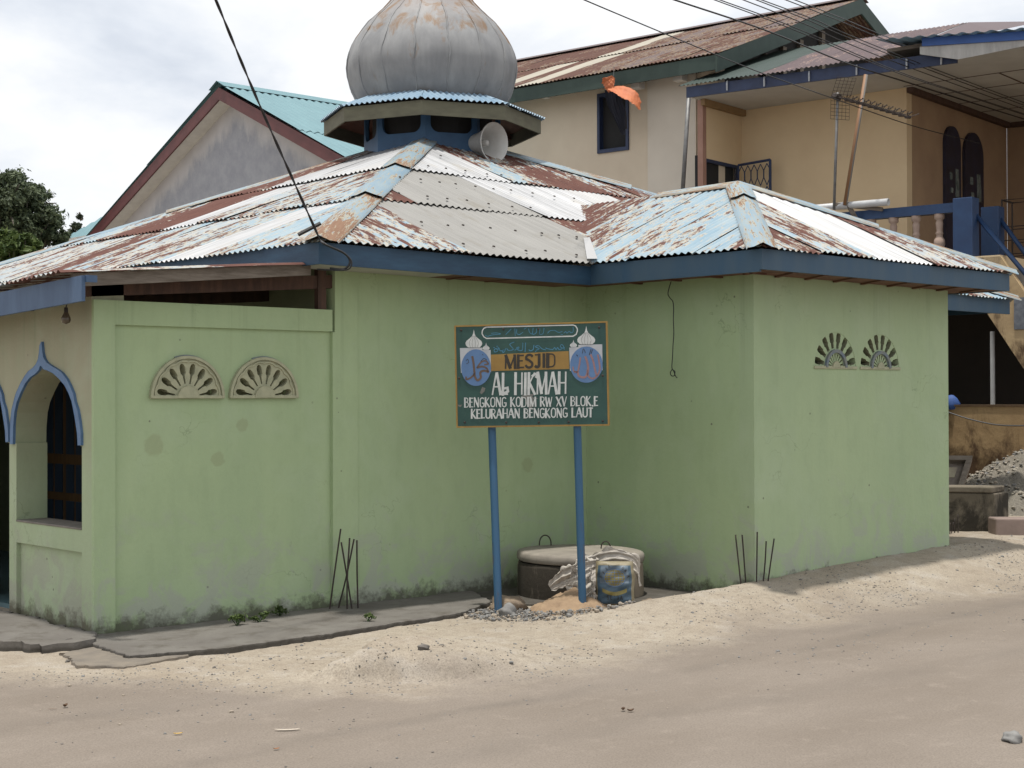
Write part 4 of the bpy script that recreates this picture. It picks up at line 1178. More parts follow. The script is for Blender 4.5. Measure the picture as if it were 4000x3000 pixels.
for (tx, ty, td, bx, by, bd) in ((1916, 1668, 11.42, 1947, 2392, 11.36), (2251, 1664, 11.26, 2276, 2385, 11.32)):
    a, b = DP(tx, ty, td), DP(bx, by, bd)
    top = a + (a - b) * .30 - SNv * .045
    a2 = a - SNv * .045
    MB().tube([top, a2, b, b + (b - a) * .12], .0305, 12).build('post', M['post'], sign, smooth=True)

# ------------------------------------------------------------------ concrete well ring
def well_mat():
    m, n, b = newmat('well_concrete')
    p = pos(n)
    sp = nd(n, 'ShaderNodeSeparateXYZ', {0: p})
    col = mixc(n, ramp(n, noise(n, p, 3, 6, .65), [(.35, 0.0), (.65, 1.0)]), (.20, .165, .13), (.28, .24, .19))
    st = noise(n, mapping(n, p, (4, 4, .9)), 1.0, 7, .7, .4)
    k = mth(n, 'ADD', st, nd(n, 'ShaderNodeMapRange', {'Value': sp.outputs[0], 'From Min': 3.5, 'From Max': 4.4, 'To Min': .22, 'To Max': -.10}).outputs[0])
    col = mixc(n, ramp(n, k, [(.48, 0.0), (.66, .95)]), col, (.035, .03, .024))
    setc(n, b, col, .92, 0, .2)
    bump(n, b, noise(n, p, 22, 5, .7), .5, .008)
    return m
WC = A(3.97, -.68, 0)
well = thing('well_ring', 'round concrete well ring with a lid, stained black on its left side', 'well')
M['wellm'] = well_mat()
MB().lathe([(.515, -.15), (.518, .05), (.515, .26), (.508, .285), (.49, .29), (.44, .29), (.43, .0)], WC, n=48).build('ring', M['wellm'], well, smooth=True)
tl = unit(A(.012, -.01, 1))
M['lid'] = simple('lid_concrete', (.28, .25, .21), (.19, .17, .145), 6, .9, bmp=.5, bdist=.006)
lidm = MB()
lidm.lathe([(.30, .292), (.505, .292), (.520, .300), (.523, .325), (.520, .352), (.508, .366), (.49, .372), (.30, .376), (.0, .378)], WC, tl, 56, rmod=lambda a, h: 1 + .006 * math.sin(3 * a + 1) + .004 * math.sin(7 * a))
lid = lidm.build('lid', M['lid'], well, smooth=True)
for (px, py, w, h) in ((2130, 2130, .10, .085), (2366, 2141, .075, .055)):
    c = HZ(px, py, .378)
    pts = [c + R0 * (w / 2 * math.cos(a)) * 1.0 + A(0, 0, h * math.sin(a) ** .8 if math.sin(a) > 0 else -.03) for a in np.linspace(PI + .0, -.0, 12)]
    pts = [c + R0 * (-w / 2) + A(0, 0, -.02)] + pts + [c + R0 * (w / 2) + A(0, 0, -.02)]
    MB().tube(pts, .0055, 6).build('handle', M['iron'], lid, smooth=True)

# ------------------------------------------------------------------ sand, gravel, rocks
def heap(name, cx, cy, rx, ry, h, mat, rot=0.0, seed=0, n=60, p=1.4, rag=.5, dz=.0):
    mb = MB()
    q = np.linspace(-1.25, 1.25, n)
    X, Y = np.meshgrid(q, q)
    r = np.sqrt(X ** 2 + Y ** 2) + (fbm(X, Y, 2.3, 4, seed) - .47) * rag
    H = h * np.clip(1 - r, 0, 1) ** (1 / p) + (fbm(X, Y, 9, 3, seed + 4) - .45) * h * .25 * (r < 1)
    c, s = math.cos(rot), math.sin(rot)
    wx = cx + X * rx * c - Y * ry * s
    wy = cy + X * rx * s + Y * ry * c
    wz = ground_z(wx, wy) + H - .03 * (r >= 1) - .02 + dz
    vs = list(zip(wx.ravel(), wy.ravel(), wz.ravel()))
    fs = []
    for i in range(n - 1):
        for k in range(n - 1):
            if min(r[i, k], r[i + 1, k], r[i, k + 1], r[i + 1, k + 1]) < 1.04:
                fs.append((i * n + k, i * n + k + 1, (i + 1) * n + k + 1, (i + 1) * n + k))
    mb.add(vs, fs)
    return mb.build(name, mat, smooth=True), (wx, wy, wz, r)
M['sand'] = simple('sand', (.30, .21, .13), (.22, .15, .095), 9, .95, bmp=.6, bdist=.01)
o, _ = heap('sand_heap', 3.32, -1.27, .42, .34, .19, M['sand'], .3, 5)
tag(o, 'small brown sand heap between the blue sign posts', 'sand')
def stones(mb, spots_, sub=1):
    base = bmesh.new(); bmesh.ops.create_icosphere(base, subdivisions=sub, radius=1)
    bv = np.array([v.co[:] for v in base.verts]); bfc = [tuple(v.index for v in f.verts) for f in base.faces]
    base.free()
    for (x, y, z, r) in spots_:
        sc3 = np.array([random.uniform(.7, 1.3), random.uniform(.7, 1.2), random.uniform(.5, .85)]) * r
        j = 1 + (np.random.rand(len(bv), 1) - .5) * .5
        a = random.random() * 6.28
        p = bv * j * sc3
        q = np.stack([p[:, 0] * math.cos(a) - p[:, 1] * math.sin(a), p[:, 0] * math.sin(a) + p[:, 1] * math.cos(a), p[:, 2]], -1) + np.array([x, y, z])
        mb.add(q, bfc, random.choice((0, 0, 1, 2)))
np.random.seed(3)
SM = [simple('stone_grey', (.22, .215, .205), (.15, .148, .145), 20, .9), simple('stone_buff', (.33, .28, .22), (.25, .21, .17), 20, .9), simple('stone_dark', (.15, .135, .12), (.11, .10, .09), 20, .9)]
lst = []
for _ in range(1050):
    a = random.random() * 6.28; r = random.random() ** .5
    if random.random() < .8:
        x, y = 2.98 + .60 * r * math.cos(a) * .9 + .1 * math.sin(a), -1.42 + .27 * r * math.sin(a) - .26 * r * math.cos(a)
    else:
        x, y = 2.72 + .30 * r * math.cos(a), -1.02 + .2 * r * math.sin(a)
    lst.append((x, y, gz(x, y) + random.uniform(-.004, .018) + .02 * (1 - r), random.uniform(.005, .012) if random.random() < .8 else random.uniform(.012, .024)))
mb = MB(); stones(mb, lst)
tag(mb.build('gravel', SM), 'grey gravel spread round the feet of the sign posts', 'gravel', None, 'stuff')
lst = []
k = 0
while k < 3600:
    x, y = random.uniform(-1.6, 9.6), random.uniform(-4.2, -.7)
    yr = np.interp(x, [c[0] for c in RD], [c[1] for c in RD])
    d = y - yr
    dens = fbm(np.array([x]), np.array([y]), 1.4, 3, 44)[0]
    pr = (.9 if -.15 < d < .45 else (.35 if d >= .45 else .10)) * (dens ** 3) * 7
    if x > 2.8: pr *= 1.8
    if x < 4 and y > -1.05: pr *= .25
    if y > -1.85 and x > 4.5: continue
    if random.random() > pr: continue
    r = random.uniform(.003, .0075) if random.random() < .95 else random.uniform(.008, .014)
    lst.append((x, y, gz(x, y) + r * .15, r)); k += 1
mb = MB(); stones(mb, lst)
tag(mb.build('pebbles', SM), 'loose pebbles scattered over the sandy verge and road edge', 'pebbles', None, 'stuff')
def rock(px, py, r, mat, label, z=None, flat_=.7, seed=1, name='rock'):
    c = HZ(px, py, .04) if z is None else HZ(px, py, z)
    bm = bmesh.new(); bmesh.ops.create_icosphere(bm, subdivisions=3, radius=1)
    mb = MB()
    P = np.array([v.co[:] for v in bm.verts]); fs = [tuple(v.index for v in f.verts) for f in bm.faces]; bm.free()
    d = 1 + .28 * np.sin(P[:, 0] * 2.1 + seed) * np.cos(P[:, 1] * 2.7 + seed * 2) + .14 * np.sin(P[:, 2] * 5 + P[:, 0] * 4 + seed * 3) + .07 * np.sin(P[:, 1] * 11 + P[:, 0] * 7)
    P = P * d[:, None] * np.array([r, r * .8, r * flat_]) + np.array([c[0], c[1], gz(c[0], c[1]) + r * flat_ * .45])
    mb.add(P, fs)
    return tag(mb.build(name, mat, smooth=True), label, 'rock')
M['rubble'] = simple('broken_concrete', (.13, .115, .10), (.075, .066, .058), 9, .92, bmp=.8, bdist=.015)
M['rock'] = simple('brown_rock', (.26, .20, .14), (.15, .115, .085), 9, .9, bmp=.7, bdist=.012)
rock(1985, 2350, .135, M['rock'], 'large tan clod of earth behind the left sign post', .07, .62, 2)
rock(1983, 2390, .075, SM[0], 'round grey brown stone at the foot of the left sign post', .04, .8, 5)
rock(2530, 2335, .045, M['rock'], 'small brown stone beside the cement sack', .05, .6, 7)
rock(1655, 2543, .035, SM[2], 'dark stone lying on top of the earth mound', .13, .5, 3)
rock(264, 2560, .016, SM[2], 'dark pebble on the low corner of the pavement slab', .04, .7, 4)
rock(262, 2512, .085, M['rubble'], 'flat broken lump of dark concrete at the low corner of the porch paving', .04, .45, 11)
rock(120, 2505, .075, M['rubble'], 'dark concrete lump at the left end of the broken porch paving', .04, .45, 13)
rock(3955, 2885, .055, SM[0], 'grey stone at the right edge of the road', .0, .6, 6)

# ------------------------------------------------------------------ sack and torn plastic
sb0 = HZ(2402, 2362, .05)
sack = thing('sack', 'blue and yellow printed rice sack standing upright by the well ring', 'sack', None)
kx, ky, kz = unit(R0 * .99 - F0 * .10), A(0, 0, 1), None
ky = unit(A(0, 0, 1) + F0 * .08); kn = np.cross(kx, ky)   # kn points towards the viewer
KW, KH, KD = .150, .335, .085
def sk(u, v, side, bulge=1.0):
    """u,v in -1..1, side +1 front -1 back"""
    e = (1 - abs(u) ** 4) ** .5 * (1 - abs(v * .97) ** 6) ** .5
    wr_ = .006 * math.sin(9 * v + 4 * u) + .005 * math.sin(17 * v - 7 * u) * (1 if side > 0 else .5)
    wz = (1 - .06 * abs(v) ** 2) * (1 + .02 * math.sin(6 * v))
    return sb0 + kx * (u * KW * wz) + ky * (KH * .5 * (v + .96)) + kn * side * (KD * e + wr_ * e)
NU, NV = 22, 30
mb = MB()
for side in (1, -1):
    vs = [sk(-1 + 2 * i / NU, -1 + 2 * j / NV, side) for j in range(NV + 1) for i in range(NU + 1)]
    fs = [(j * (NU + 1) + i, j * (NU + 1) + i + 1, (j + 1) * (NU + 1) + i + 1, (j + 1) * (NU + 1) + i) for j in range(NV) for i in range(NU)]
    if side < 0: fs = [f[::-1] for f in fs]
    mb.add(vs, fs)
M['sackw'] = simple('woven_plastic', (.20, .165, .095), (.26, .225, .15), 14, .5, bmp=.4)
mb.build('bag', M['sackw'], sack, smooth=True)
def sackflat(mb, lp, dz, m=0, seg=1):
    pass
def spatch(mb, fu, nu, nv, dz, m=0):
    vs = [sk(*fu(i / nu, j / nv), 1) + kn * dz for j in range(nv + 1) for i in range(nu + 1)]
    mb.add(vs, [(j * (nu + 1) + i, j * (nu + 1) + i + 1, (j + 1) * (nu + 1) + i + 1, (j + 1) * (nu + 1) + i) for j in range(nv) for i in range(nu)], m)
M['sackblue'] = simple('sack_blue_print', (.035, .07, .105), (.055, .095, .13), 12, .5, stretch=(1, 1, 2), bmp=.3)
M['sackpale'] = simple('sack_pale_print', (.11, .15, .19), (.08, .115, .155), 9, .5, bmp=.3)
M['sackyel'] = simple('sack_yellow_print', (.22, .18, .045), (.17, .135, .035), 14, .5, bmp=.2)
k = MB(); spatch(k, lambda a, b: (-.86 + 1.72 * a, -.90 + 1.72 * b), 20, 24, .0015); pr = k.build('print_panel', M['sackblue'], sack, smooth=True)
k = MB(); spatch(k, lambda a, b: (-.72 + 1.44 * a, .02 + .78 * b), 18, 16, .003); k.build('pale_patch', M['sackpale'], pr, smooth=True)
k = MB()
k_c = (.02, .27)
def disc_fu(r0, r1): return lambda a, b: (k_c[0] + .52 * (r0 + (r1 - r0) * b) * math.cos(2 * PI * a), k_c[1] + .40 * (r0 + (r1 - r0) * b) * math.sin(2 * PI * a))
spatch(k, disc_fu(0.0, 1.0), 36, 6, .0045)
k.build('globe', M['sackyel'], pr, smooth=True)
k = MB()
def sline(mb, pts, w, dz):
    vs = []
    for i, p in enumerate(pts):
        a, b = pts[max(i - 1, 0)], pts[min(i + 1, len(pts) - 1)]
        t = np.array([(b[0] - a[0]) * KW, (b[1] - a[1]) * KH / 2]); t = t / (np.linalg.norm(t) + 1e-9)
        for sg in (1, -1): vs.append(sk(p[0] - t[1] * w / KW * sg, p[1] + t[0] * w / (KH / 2) * sg, 1) + kn * dz)
    mb.add(vs, [(2 * i + 1, 2 * i + 3, 2 * i + 2, 2 * i) for i in range(len(pts) - 1)])
for f in (-.75, -.38, 0, .38, .75): sline(k, [(k_c[0] + .52 * f * math.cos(t), k_c[1] + .40 * math.sin(t)) for t in np.linspace(-1.5, 1.5, 12)], .0014, .006)
for f in (-.6, -.3, 0, .3, .6): sline(k, [(k_c[0] + .52 * math.cos(math.asin(f)) * t, k_c[1] + .40 * f) for t in np.linspace(-1, 1, 8)], .0014, .006)
sline(k, [(k_c[0] + .52 * math.cos(t), k_c[1] + .40 * math.sin(t)) for t in np.linspace(0, 2 * PI, 30)], .0016, .006)
k.build('globe_lines', M['sblue'], pr)
k = MB()
spatch(k, lambda a, b: (-.62 + 1.26 * a, -.20 - .16 * math.sin(PI * a) - .17 * b), 16, 3, .0045)
k.build('ribbon', M['sackyel'], pr, smooth=True)
def sletters(text, f, h, w, dz, mat, name='lettering'):
    mb = MB()
    n = len(text)
    for i, c in enumerate(text):
        (u, v), ang = f((i + .5) / n)
        for pts, wt in GL[c][1]:
            P = []
            for (x, y) in pts:
                lx, ly = (x - GL[c][0] / 2) * h * .8, (y - .5) * h
                P.append((u + (lx * math.cos(ang) - ly * math.sin(ang)) / KW, v + (lx * math.sin(ang) + ly * math.cos(ang)) / (KH / 2)))
            sline(mb, P, w * wt, dz)
    return mb.build(name, mat, pr)
sletters('SETRA', lambda t: ((-.42 + .86 * t, -.62), 0), .030, .0022, .004, M['sblack'])
sletters('BERA', lambda t: ((-.72 + .50 * t, .20 + .62 * math.sin(t * 1.35)), 1.2 - 1.0 * t), .022, .0017, .0055, M['sblack'])
sletters('ONA', lambda t: ((.40 + .36 * t, .72 - .55 * t * t), -.5 - .9 * t), .022, .0017, .0055, M['sblack'])
plm = simple('torn_plastic', (.47, .435, .39), (.36, .325, .28), 5, .75, bmp=.5, bdist=.02)
def crumple(path, widths, seed, nu=90, nv=28, amp=.03, ragk=1.0, hf=.45):
    mb = MB()
    P = catmull(path, 10)
    idxs = np.linspace(0, len(P) - 1, nu + 1)
    vs = []
    rs = random.Random(seed)
    fr_ = [rs.uniform(2, 9) for _ in range(6)]; phs = [rs.uniform(0, 6) for _ in range(6)]
    for i, q in enumerate(idxs):
        j = min(int(q), len(P) - 2); p = P[j] + (P[j + 1] - P[j]) * (q - j)
        t = unit(P[j + 1] - P[j])
        w = np.interp(i / nu, np.linspace(0, 1, len(widths)), widths)
        sd = unit(np.cross(t, A(0, 0, 1)) * .35 + A(0, 0, -.55) + F0 * -.35)
        sd = unit(sd - t * np.dot(sd, t)); nn_ = np.cross(t, sd)
        for k in range(nv + 1):
            v = k / nv - .5
            a = i / nu
            fold = sum(math.sin(f * v * 3.0 + ph + a * f * .6) / (1.2 + .25 * f) for f, ph in zip(fr_, phs))
            rag = 1 + ragk * (.18 * math.sin(a * 31 + seed) + .12 * math.sin(a * 73)) * (abs(v) > .45)
            vs.append(p + sd * (v * w * rag) + nn_ * (fold * amp * (w / max(widths)) + hf * (.007 * math.sin(v * 37 + a * 11 + seed) + .006 * math.sin(a * 57 - v * 23) + .005 * math.sin(a * 91 + v * 61 + seed))))
    mb.add(vs, [(i * (nv + 1) + k, i * (nv + 1) + k + 1, (i + 1) * (nv + 1) + k + 1, (i + 1) * (nv + 1) + k) for i in range(nu) for k in range(nv)])
    return mb
pl = thing('torn_sack', 'torn whitish plastic sack draped over the printed sack and sand heap', 'plastic sack')
crumple([DP(2500, 2290, 11.62), DP(2478, 2200, 11.62), DP(2400, 2180, 11.62), DP(2320, 2208, 11.66), DP(2255, 2240, 11.66), DP(2200, 2262, 11.68), DP(2148, 2295, 11.7)], [.05, .11, .15, .19, .17, .15, .05], 3, amp=.018).build('sheet', plm, pl, smooth=True)
crumple([DP(2350, 2200, 11.55), DP(2305, 2235, 11.52), DP(2262, 2275, 11.5), DP(2210, 2285, 11.55)], [.10, .22, .22, .08], 9, amp=.022).build('sheet', plm, pl, smooth=True)
crumple([DP(2325, 2230, 11.5), DP(2316, 2290, 11.45), DP(2300, 2335, 11.42), DP(2225, 2352, 11.42)], [.08, .10, .10, .05], 14, amp=.016).build('sheet', plm, pl, smooth=True)

# ------------------------------------------------------------------ rebar starter bars
def rebar(label, bars, dep, grp='clusters of rusty starter bars'):
    t = thing('rebar_cluster', label, 'rebar', grp)
    for (x0, y0, x1, y1, dd) in bars:
        a, b = DP(x0, y0, dep + dd), DP(x1, y1, dep + dd)
        a = a + (a - b) * .12
        mid = (a + b) / 2 + A(random.uniform(-.008, .008), random.uniform(-.008, .008), 0)
        MB().tube(catmull([a, mid, b], 5), .0062, 6).build('bar', M['iron'], t, smooth=True)
rebar('leaning crossed rusty bars by the pilaster of the long wall', [(1287, 2388, 1331, 2066, 0), (1318, 2386, 1383, 2106, .05), (1376, 2390, 1333, 2118, .02), (1358, 2390, 1366, 2102, 0), (1399, 2376, 1394, 2110, .05)], 11.36)
rebar('rusty bars fanned out at the near corner of the projecting wall', [(2894, 2280, 2873, 2089, 0), (2913, 2275, 2899, 2089, .05), (2955, 2265, 2958, 2078, .0), (2982, 2262, 2993, 2114, .05), (3002, 2258, 3024, 2104, .05)], 11.98)
rebar('short rusty bars at the far right end of the projecting wall', [(3713, 2122, 3712, 2042, 0), (3716, 2118, 3724, 2040, .05), (3730, 2118, 3730, 2025, .1), (3741, 2116, 3741, 2010, .1)], 15.0)

# ------------------------------------------------------------------ bulb and loose wire
bu = thing('light_bulb', 'bare dark bulb hanging by the porch fascia', 'bulb')
bp = HX(258, 1200, -.12)
MB().tube(catmull([bp + A(0, 0, .10), bp + A(.002, -.01, .03), bp + A(0, 0, -.0)], 4), .004, 6).build('flex', M['black'], bu)
MB().lathe([(.0, .0), (.012, -.002), (.014, -.025), (.014, -.035)], bp + A(0, 0, .0), n=12).build('holder', M['iron'], bu, smooth=True)
MB().lathe([(.012, -.030), (.018, -.045), (.030, -.070), (.032, -.085), (.026, -.105), (.0, -.115)], bp, n=16).build('globe', simple('dusty_glass', (.10, .075, .05), (.06, .045, .03), 8, .25, bmp=0), bu, smooth=True)
wpts = [HX(2100 + x * .4069, 800 + y * .4069, 4.66) for x, y in [(1282, 735), (1262, 800), (1252, 860), (1275, 900), (1298, 930), (1306, 1000), (1303, 1100), (1308, 1230), (1300, 1350), (1296, 1450), (1290, 1570), (1318, 1600), (1312, 1640), (1285, 1640), (1275, 1610), (1296, 1580), (1312, 1610), (1325, 1645), (1340, 1662)]]
tag(MB().tube(catmull(wpts, 5), .0042, 6).build('wire', M['black']), 'thin loose wire with a looped end hanging down the inner corner wall', 'wire')

# ------------------------------------------------------------------ house behind on the left
lh = thing('house', 'grey gabled house with a teal sheet roof behind the mosque on the left', 'house')
LX = 10.5
pk, le = HX(859, 338, LX), HX(345, 921, LX)
py_, pz_ = pk[1], pk[2]
hwid = le[1] - py_
ez = le[2]
LXE = LX + 13
def stain_wall():
    m, n, b = newmat('gable_plaster')
    p = pos(n)
    sp = nd(n, 'ShaderNodeSeparateXYZ', {0: p})
    d = mth(n, 'ABSOLUTE', mth(n, 'SUBTRACT', sp.outputs[1], py_))
    k = mth(n, 'SUBTRACT', sp.outputs[2], mth(n, 'MULTIPLY_ADD', d, -(pz_ - ez) / hwid, pz_ - .62))
    k = mth(n, 'ADD', k, mth(n, 'MULTIPLY_ADD', noise(n, mapping(n, p, (2, 2, .7)), 1.6, 8, .72), 1.1, -.55))
    msk = nd(n, 'ShaderNodeMapRange', {'Value': k, 'From Min': -.14, 'From Max': .12, 'To Min': .92, 'To Max': 0.0}).outputs[0]
    gr = mixc(n, ramp(n, noise(n, p, 4, 6, .7), [(.35, 0.0), (.65, 1.0)]), (.25, .26, .295), (.32, .33, .36))
    wh = mixc(n, ramp(n, noise(n, p, 2, 4), [(.3, 0.0), (.7, 1.0)]), (.40, .39, .40), (.46, .45, .46))
    setc(n, b, mixc(n, msk, wh, gr), .9, 0, .2)
    return m
MB().plate([(py_ - hwid + .35, -1), (py_ + hwid - .35, -1), (py_ + hwid - .35, ez + .1), (py_, pz_ - .18), (py_ - hwid + .35, ez + .1)], [], (LX + .32, 0, 0), (0, 1, 0), (0, 0, 1), (.2, 0, 0)).build('wall', stain_wall(), lh)
MB().box(LX + .65, LXE - .5, py_ - hwid + .35, py_ - hwid + .55, -1, ez).box(LX + .65, LXE - .5, py_ + hwid - .55, py_ + hwid - .35, -1, ez).box(LXE - .7, LXE - .5, py_ - hwid + .56, py_ + hwid - .56, -1, ez).build('wall', M['white'], lh)
mb = MB()
for sg in (-1, 1):
    fr = frame((LX - .05, py_ + sg * (hwid + .12), ez - .06), (1, 0, 0), (0, -sg * (hwid + .12), 0), pz_ - ez + .06 + .05)
    s = 0
    while s < LXE - LX:
        for (t0, t1, off) in ((0, fr[4] * .52, 0), (fr[4] * .5, fr[4], .012)):
            sheet(mb, fr, s, min(s + 1.0, LXE - LX), t0, t1, lambda s: -1, lambda s: 99, off, 0, .5, .17, .017, 2, .004, 0, .002)
        s += 1.0
lroof = mb.build('roof', M['teal'], lh, smooth=True)
rc = MB()
for sg in (-1, 1):
    rc.quad((LX - .08, py_, pz_ + .10), (LXE, py_, pz_ + .10), (LXE, py_ + sg * .28, pz_ + .10 - .14), (LX - .08, py_ + sg * .28, pz_ + .10 - .14))
rc.build('ridge_cap', M['teal'], lroof)
for sg in (-1, 1):
    d = A(0, sg * hwid, ez - pz_)
    MB().obox((LX - .03, py_, pz_ - .02), d, (.035, 0, 0), (0, 0, -.235)).build('rake_board', M['maroon'], lh)
    MB().obox((LX + .006, py_, pz_ - .22), d * .985, (.33, 0, 0), (0, 0, -.02)).build('soffit', M['white'], lh)
g0 = py_ + hwid + .16
MB().box(LX - .2, LXE, g0 - .02, g0 + .14, ez - .16, ez - .03).build('gutter', M['white'], lh)
wc = HX(238, 938, LX + 2.2)
mb = MB()
fr = frame(wc, (0, -1, 0), (2.6, 0, 0), 2.0)
for s in np.arange(0, 7, 1.0): sheet(mb, fr, s, s + 1.0, 0, fr[4], lambda s: -1, lambda s: s * fr[4] / 2.6, 0, 0, .5, .17, .017, 2, 0, 0, .002)
mb.build('roof', M['teal'], lh, smooth=True)
MB().box(wc[0] - .14, wc[0], wc[1] - 7, wc[1] + .05, wc[2] - .16, wc[2] - .02).build('gutter', M['white'], lh)
MB().box(wc[0] + .5, wc[0] + .7, wc[1] - 7, wc[1] - .5, -1, wc[2] - .05).build('wall', M['white'], lh)

# ------------------------------------------------------------------ trees
def leaf_mat(name, c1, c2):
    m, n, b = newmat(name)
    p = pos(n)
    oi = nd(n, 'ShaderNodeVertexColor', layer_name='sheet')
    sp = nd(n, 'ShaderNodeSeparateColor', {0: oi.outputs[0]})
    col = mixc(n, sp.outputs[0], c1, c2)
    setc(n, b, col, .6, 0, .3)
    tr = nd(n, 'ShaderNodeBsdfTranslucent', {'Color': col})
    mx = nd(n, 'ShaderNodeMixShader', {0: .25, 1: b.outputs[0], 2: tr.outputs[0]})
    out = [q for q in n.nodes if q.type == 'OUTPUT_MATERIAL'][0]
    n.links.new(mx.outputs[0], out.inputs[0])
    return m
M['bark'] = simple('grey_bark', (.17, .15, .12), (.10, .085, .07), 8, .9, stretch=(1, 1, .3), bmp=.4)
LM = [leaf_mat('dark_leaves', (.035, .052, .028), (.13, .16, .085)), leaf_mat('mid_leaves', (.035, .065, .02), (.11, .15, .04)), leaf_mat('far_leaves', (.03, .045, .028), (.07, .09, .055))]
def leaves(name, clumps, n, size, mat, parent, seed):
    rs = np.random.RandomState(seed)
    w = np.array([c[3] ** 2 for c in clumps]); w /= w.sum()
    k = rs.choice(len(clumps), n, p=w)
    c = np.array([q[:3] for q in clumps])[k]; r = np.array([q[3] for q in clumps])[k]
    d = rs.normal(size=(n, 3)); d /= np.linalg.norm(d, axis=1)[:, None]
    rad = np.abs(rs.normal(.62, .34, n))
    p = c + d * (r * rad)[:, None] * np.array([1, 1, .75])
    nrm = d * .6 + rs.normal(size=(n, 3)) * .6 + np.array([0, 0, .5]); nrm /= np.linalg.norm(nrm, axis=1)[:, None]
    t = np.cross(nrm, rs.normal(size=(n, 3))); t /= np.linalg.norm(t, axis=1)[:, None]
    b = np.cross(nrm, t)
    s = size * rs.uniform(.6, 1.35, n)[:, None]
    L = [p - t * s * .5, p + b * s * .22, p + t * s * .5 - nrm * s * .12, p - b * s * .22]
    v = np.stack(L, 1).reshape(-1, 3)
    mb = MB()
    mb.v = [tuple(q) for q in v.tolist()]
    mb.f = [(4 * i, 4 * i + 1, 4 * i + 2, 4 * i + 3) for i in range(n)]
    mb.m = [0] * n
    tone = np.clip(rs.normal(.45, .28, n) + (d[:, 2] * .18), 0, 1)
    for i in range(n):
        for q in range(4): mb.c[4 * i + q] = (tone[i], tone[i], 0)
    return mb.build(name, mat, parent)
def tree(name, label, base, h, crown, rx, rz, ncl, nl, size, mat, seed, grp=None, cat='tree', tr=.16, cr=None, bare=0):
    rs = random.Random(seed)
    t = thing(name, label, cat, grp)
    cl = []
    cx, cy, cz = crown
    for _ in range(ncl):
        while True:
            u = [rs.uniform(-1, 1) for _ in range(3)]
            if sum(q * q for q in u) < 1: break
        cl.append((cx + u[0] * rx, cy + u[1] * rx, cz + u[2] * rz, rs.uniform(.11, .26) * min(rx, rz * 1.4) * (cr or 1)))
    mb = MB()
    top = A(cx, cy, cz + rz * .3)
    b0 = A(*base)
    mb.tube(catmull([b0, b0 * .6 + top * .4 + A(rs.uniform(-.2, .2), rs.uniform(-.2, .2), 0), top], 5), [tr * (1 - .75 * i / 10) for i in range(11)], 8)
    for q in cl[::3]:
        s0 = b0 + (top - b0) * rs.uniform(.35, .85)
        mb.tube(catmull([s0, (s0 + A(*q[:3])) / 2 + A(0, 0, .2), A(*q[:3])], 4), [tr * .4 * (1 - .85 * i / 8) for i in range(9)], 5)
    for _ in range(bare):
        q = rs.choice(cl)
        e = A(*q[:3]); s0 = e + (top - e) * .4
        out = unit(e - A(cx, cy, cz)) * q[3] * 1.15
        mb.tube(catmull([s0, e + A(0, 0, .1), e + out], 3), [tr * .28 * (1 - .8 * i / 6) for i in range(7)], 4)
    mb.build('trunk', M['bark'], t, smooth=True)
    leaves('crown', cl, nl, size, mat, t, seed)
    return t
def TP(px, py, dep): return DP(px, py, dep)
def tr_at(px, py, dep, rpx, rzpx, ncl, nl, size, mat, label, seed, name='tree', cat='tree', grp=None, bare=0, base=-.5):
    c = DP(px, py, dep); k = dep / F
    return tree(name, label, (c[0] + .2, c[1] + .3, base), 0, c, rpx * k, rzpx * k, ncl, nl, size, mat, seed, grp, cat, .16 if cat == 'tree' else .05, None, bare)
TG = 'trees at the far left'
tr_at(35, 870, 33, 190, 195, 190, 30000, .115, LM[0], 'large dark leafy tree rising highest behind the mosque roof at far left', 11, grp=TG, bare=14)
tr_at(-160, 900, 36, 260, 200, 50, 8000, .2, LM[0], 'dark tree cut by the left edge of the photo behind the large tree', 12, grp=TG)
tr_at(330, 905, 44, 60, 62, 22, 2600, .16, LM[2], 'small distant tree showing between the large tree and the teal roof', 13, grp=TG, bare=4)
tr_at(60, 985, 27, 120, 75, 60, 6500, .15, LM[1], 'bright green broad leaved bush above the lowest corner of the rusty roof', 14, name='bush', cat='bush', grp=None)
tr_at(240, 960, 33, 55, 60, 30, 4200, .12, LM[0], 'dark bush under the left gutter of the teal roofed house', 15, name='bush', cat='bush', grp=None)

# ------------------------------------------------------------------ two storey house on the right
EA = R0 * .774 - F0 * .634
EB = R0 * .634 + F0 * .774
P0 = DP(2728, 1555, 24.0); P0[2] = 0
def H(a, b, z): return P0 + EA * a + EB * b + A(0, 0, z)
def HB(px, py, b):
    r = ray(px, py); t = (b - np.dot(CAM - P0, EB)) / np.dot(r, EB); q = CAM + r * t - P0
    return A(np.dot(q, EA), b, q[2])
def HA(px, py, a):
    r = ray(px, py); t = (a - np.dot(CAM - P0, EA)) / np.dot(r, EA); q = CAM + r * t - P0
    return A(a, np.dot(q, EB), q[2])
def hb(mb, a0, a1, b0, b1, z0, z1, m=0): return mb.obox(H(a0, b0, z0), EA * (a1 - a0), EB * (b1 - b0), A(0, 0, z1 - z0), m)
rh = thing('house', 'two storey cream house with rusty brown roof and blue veranda rail', 'house')
M['cream'] = simple('cream_render', (.60, .52, .41), (.54, .46, .36), 1.6, .9, detail=6)
M['creamw'] = simple('pale_render', (.60, .55, .475), (.55, .50, .43), 1.6, .9, detail=6)
M['yellow'] = simple('yellow_render', (.66, .52, .33), (.60, .46, .29), 1.4, .9, detail=6)
M['pinkwood'] = simple('pink_post', (.36, .21, .16), (.29, .16, .12), 5, .8)
M['brownwall'] = simple('brown_render', (.36, .245, .15), (.29, .19, .12), 2, .9)
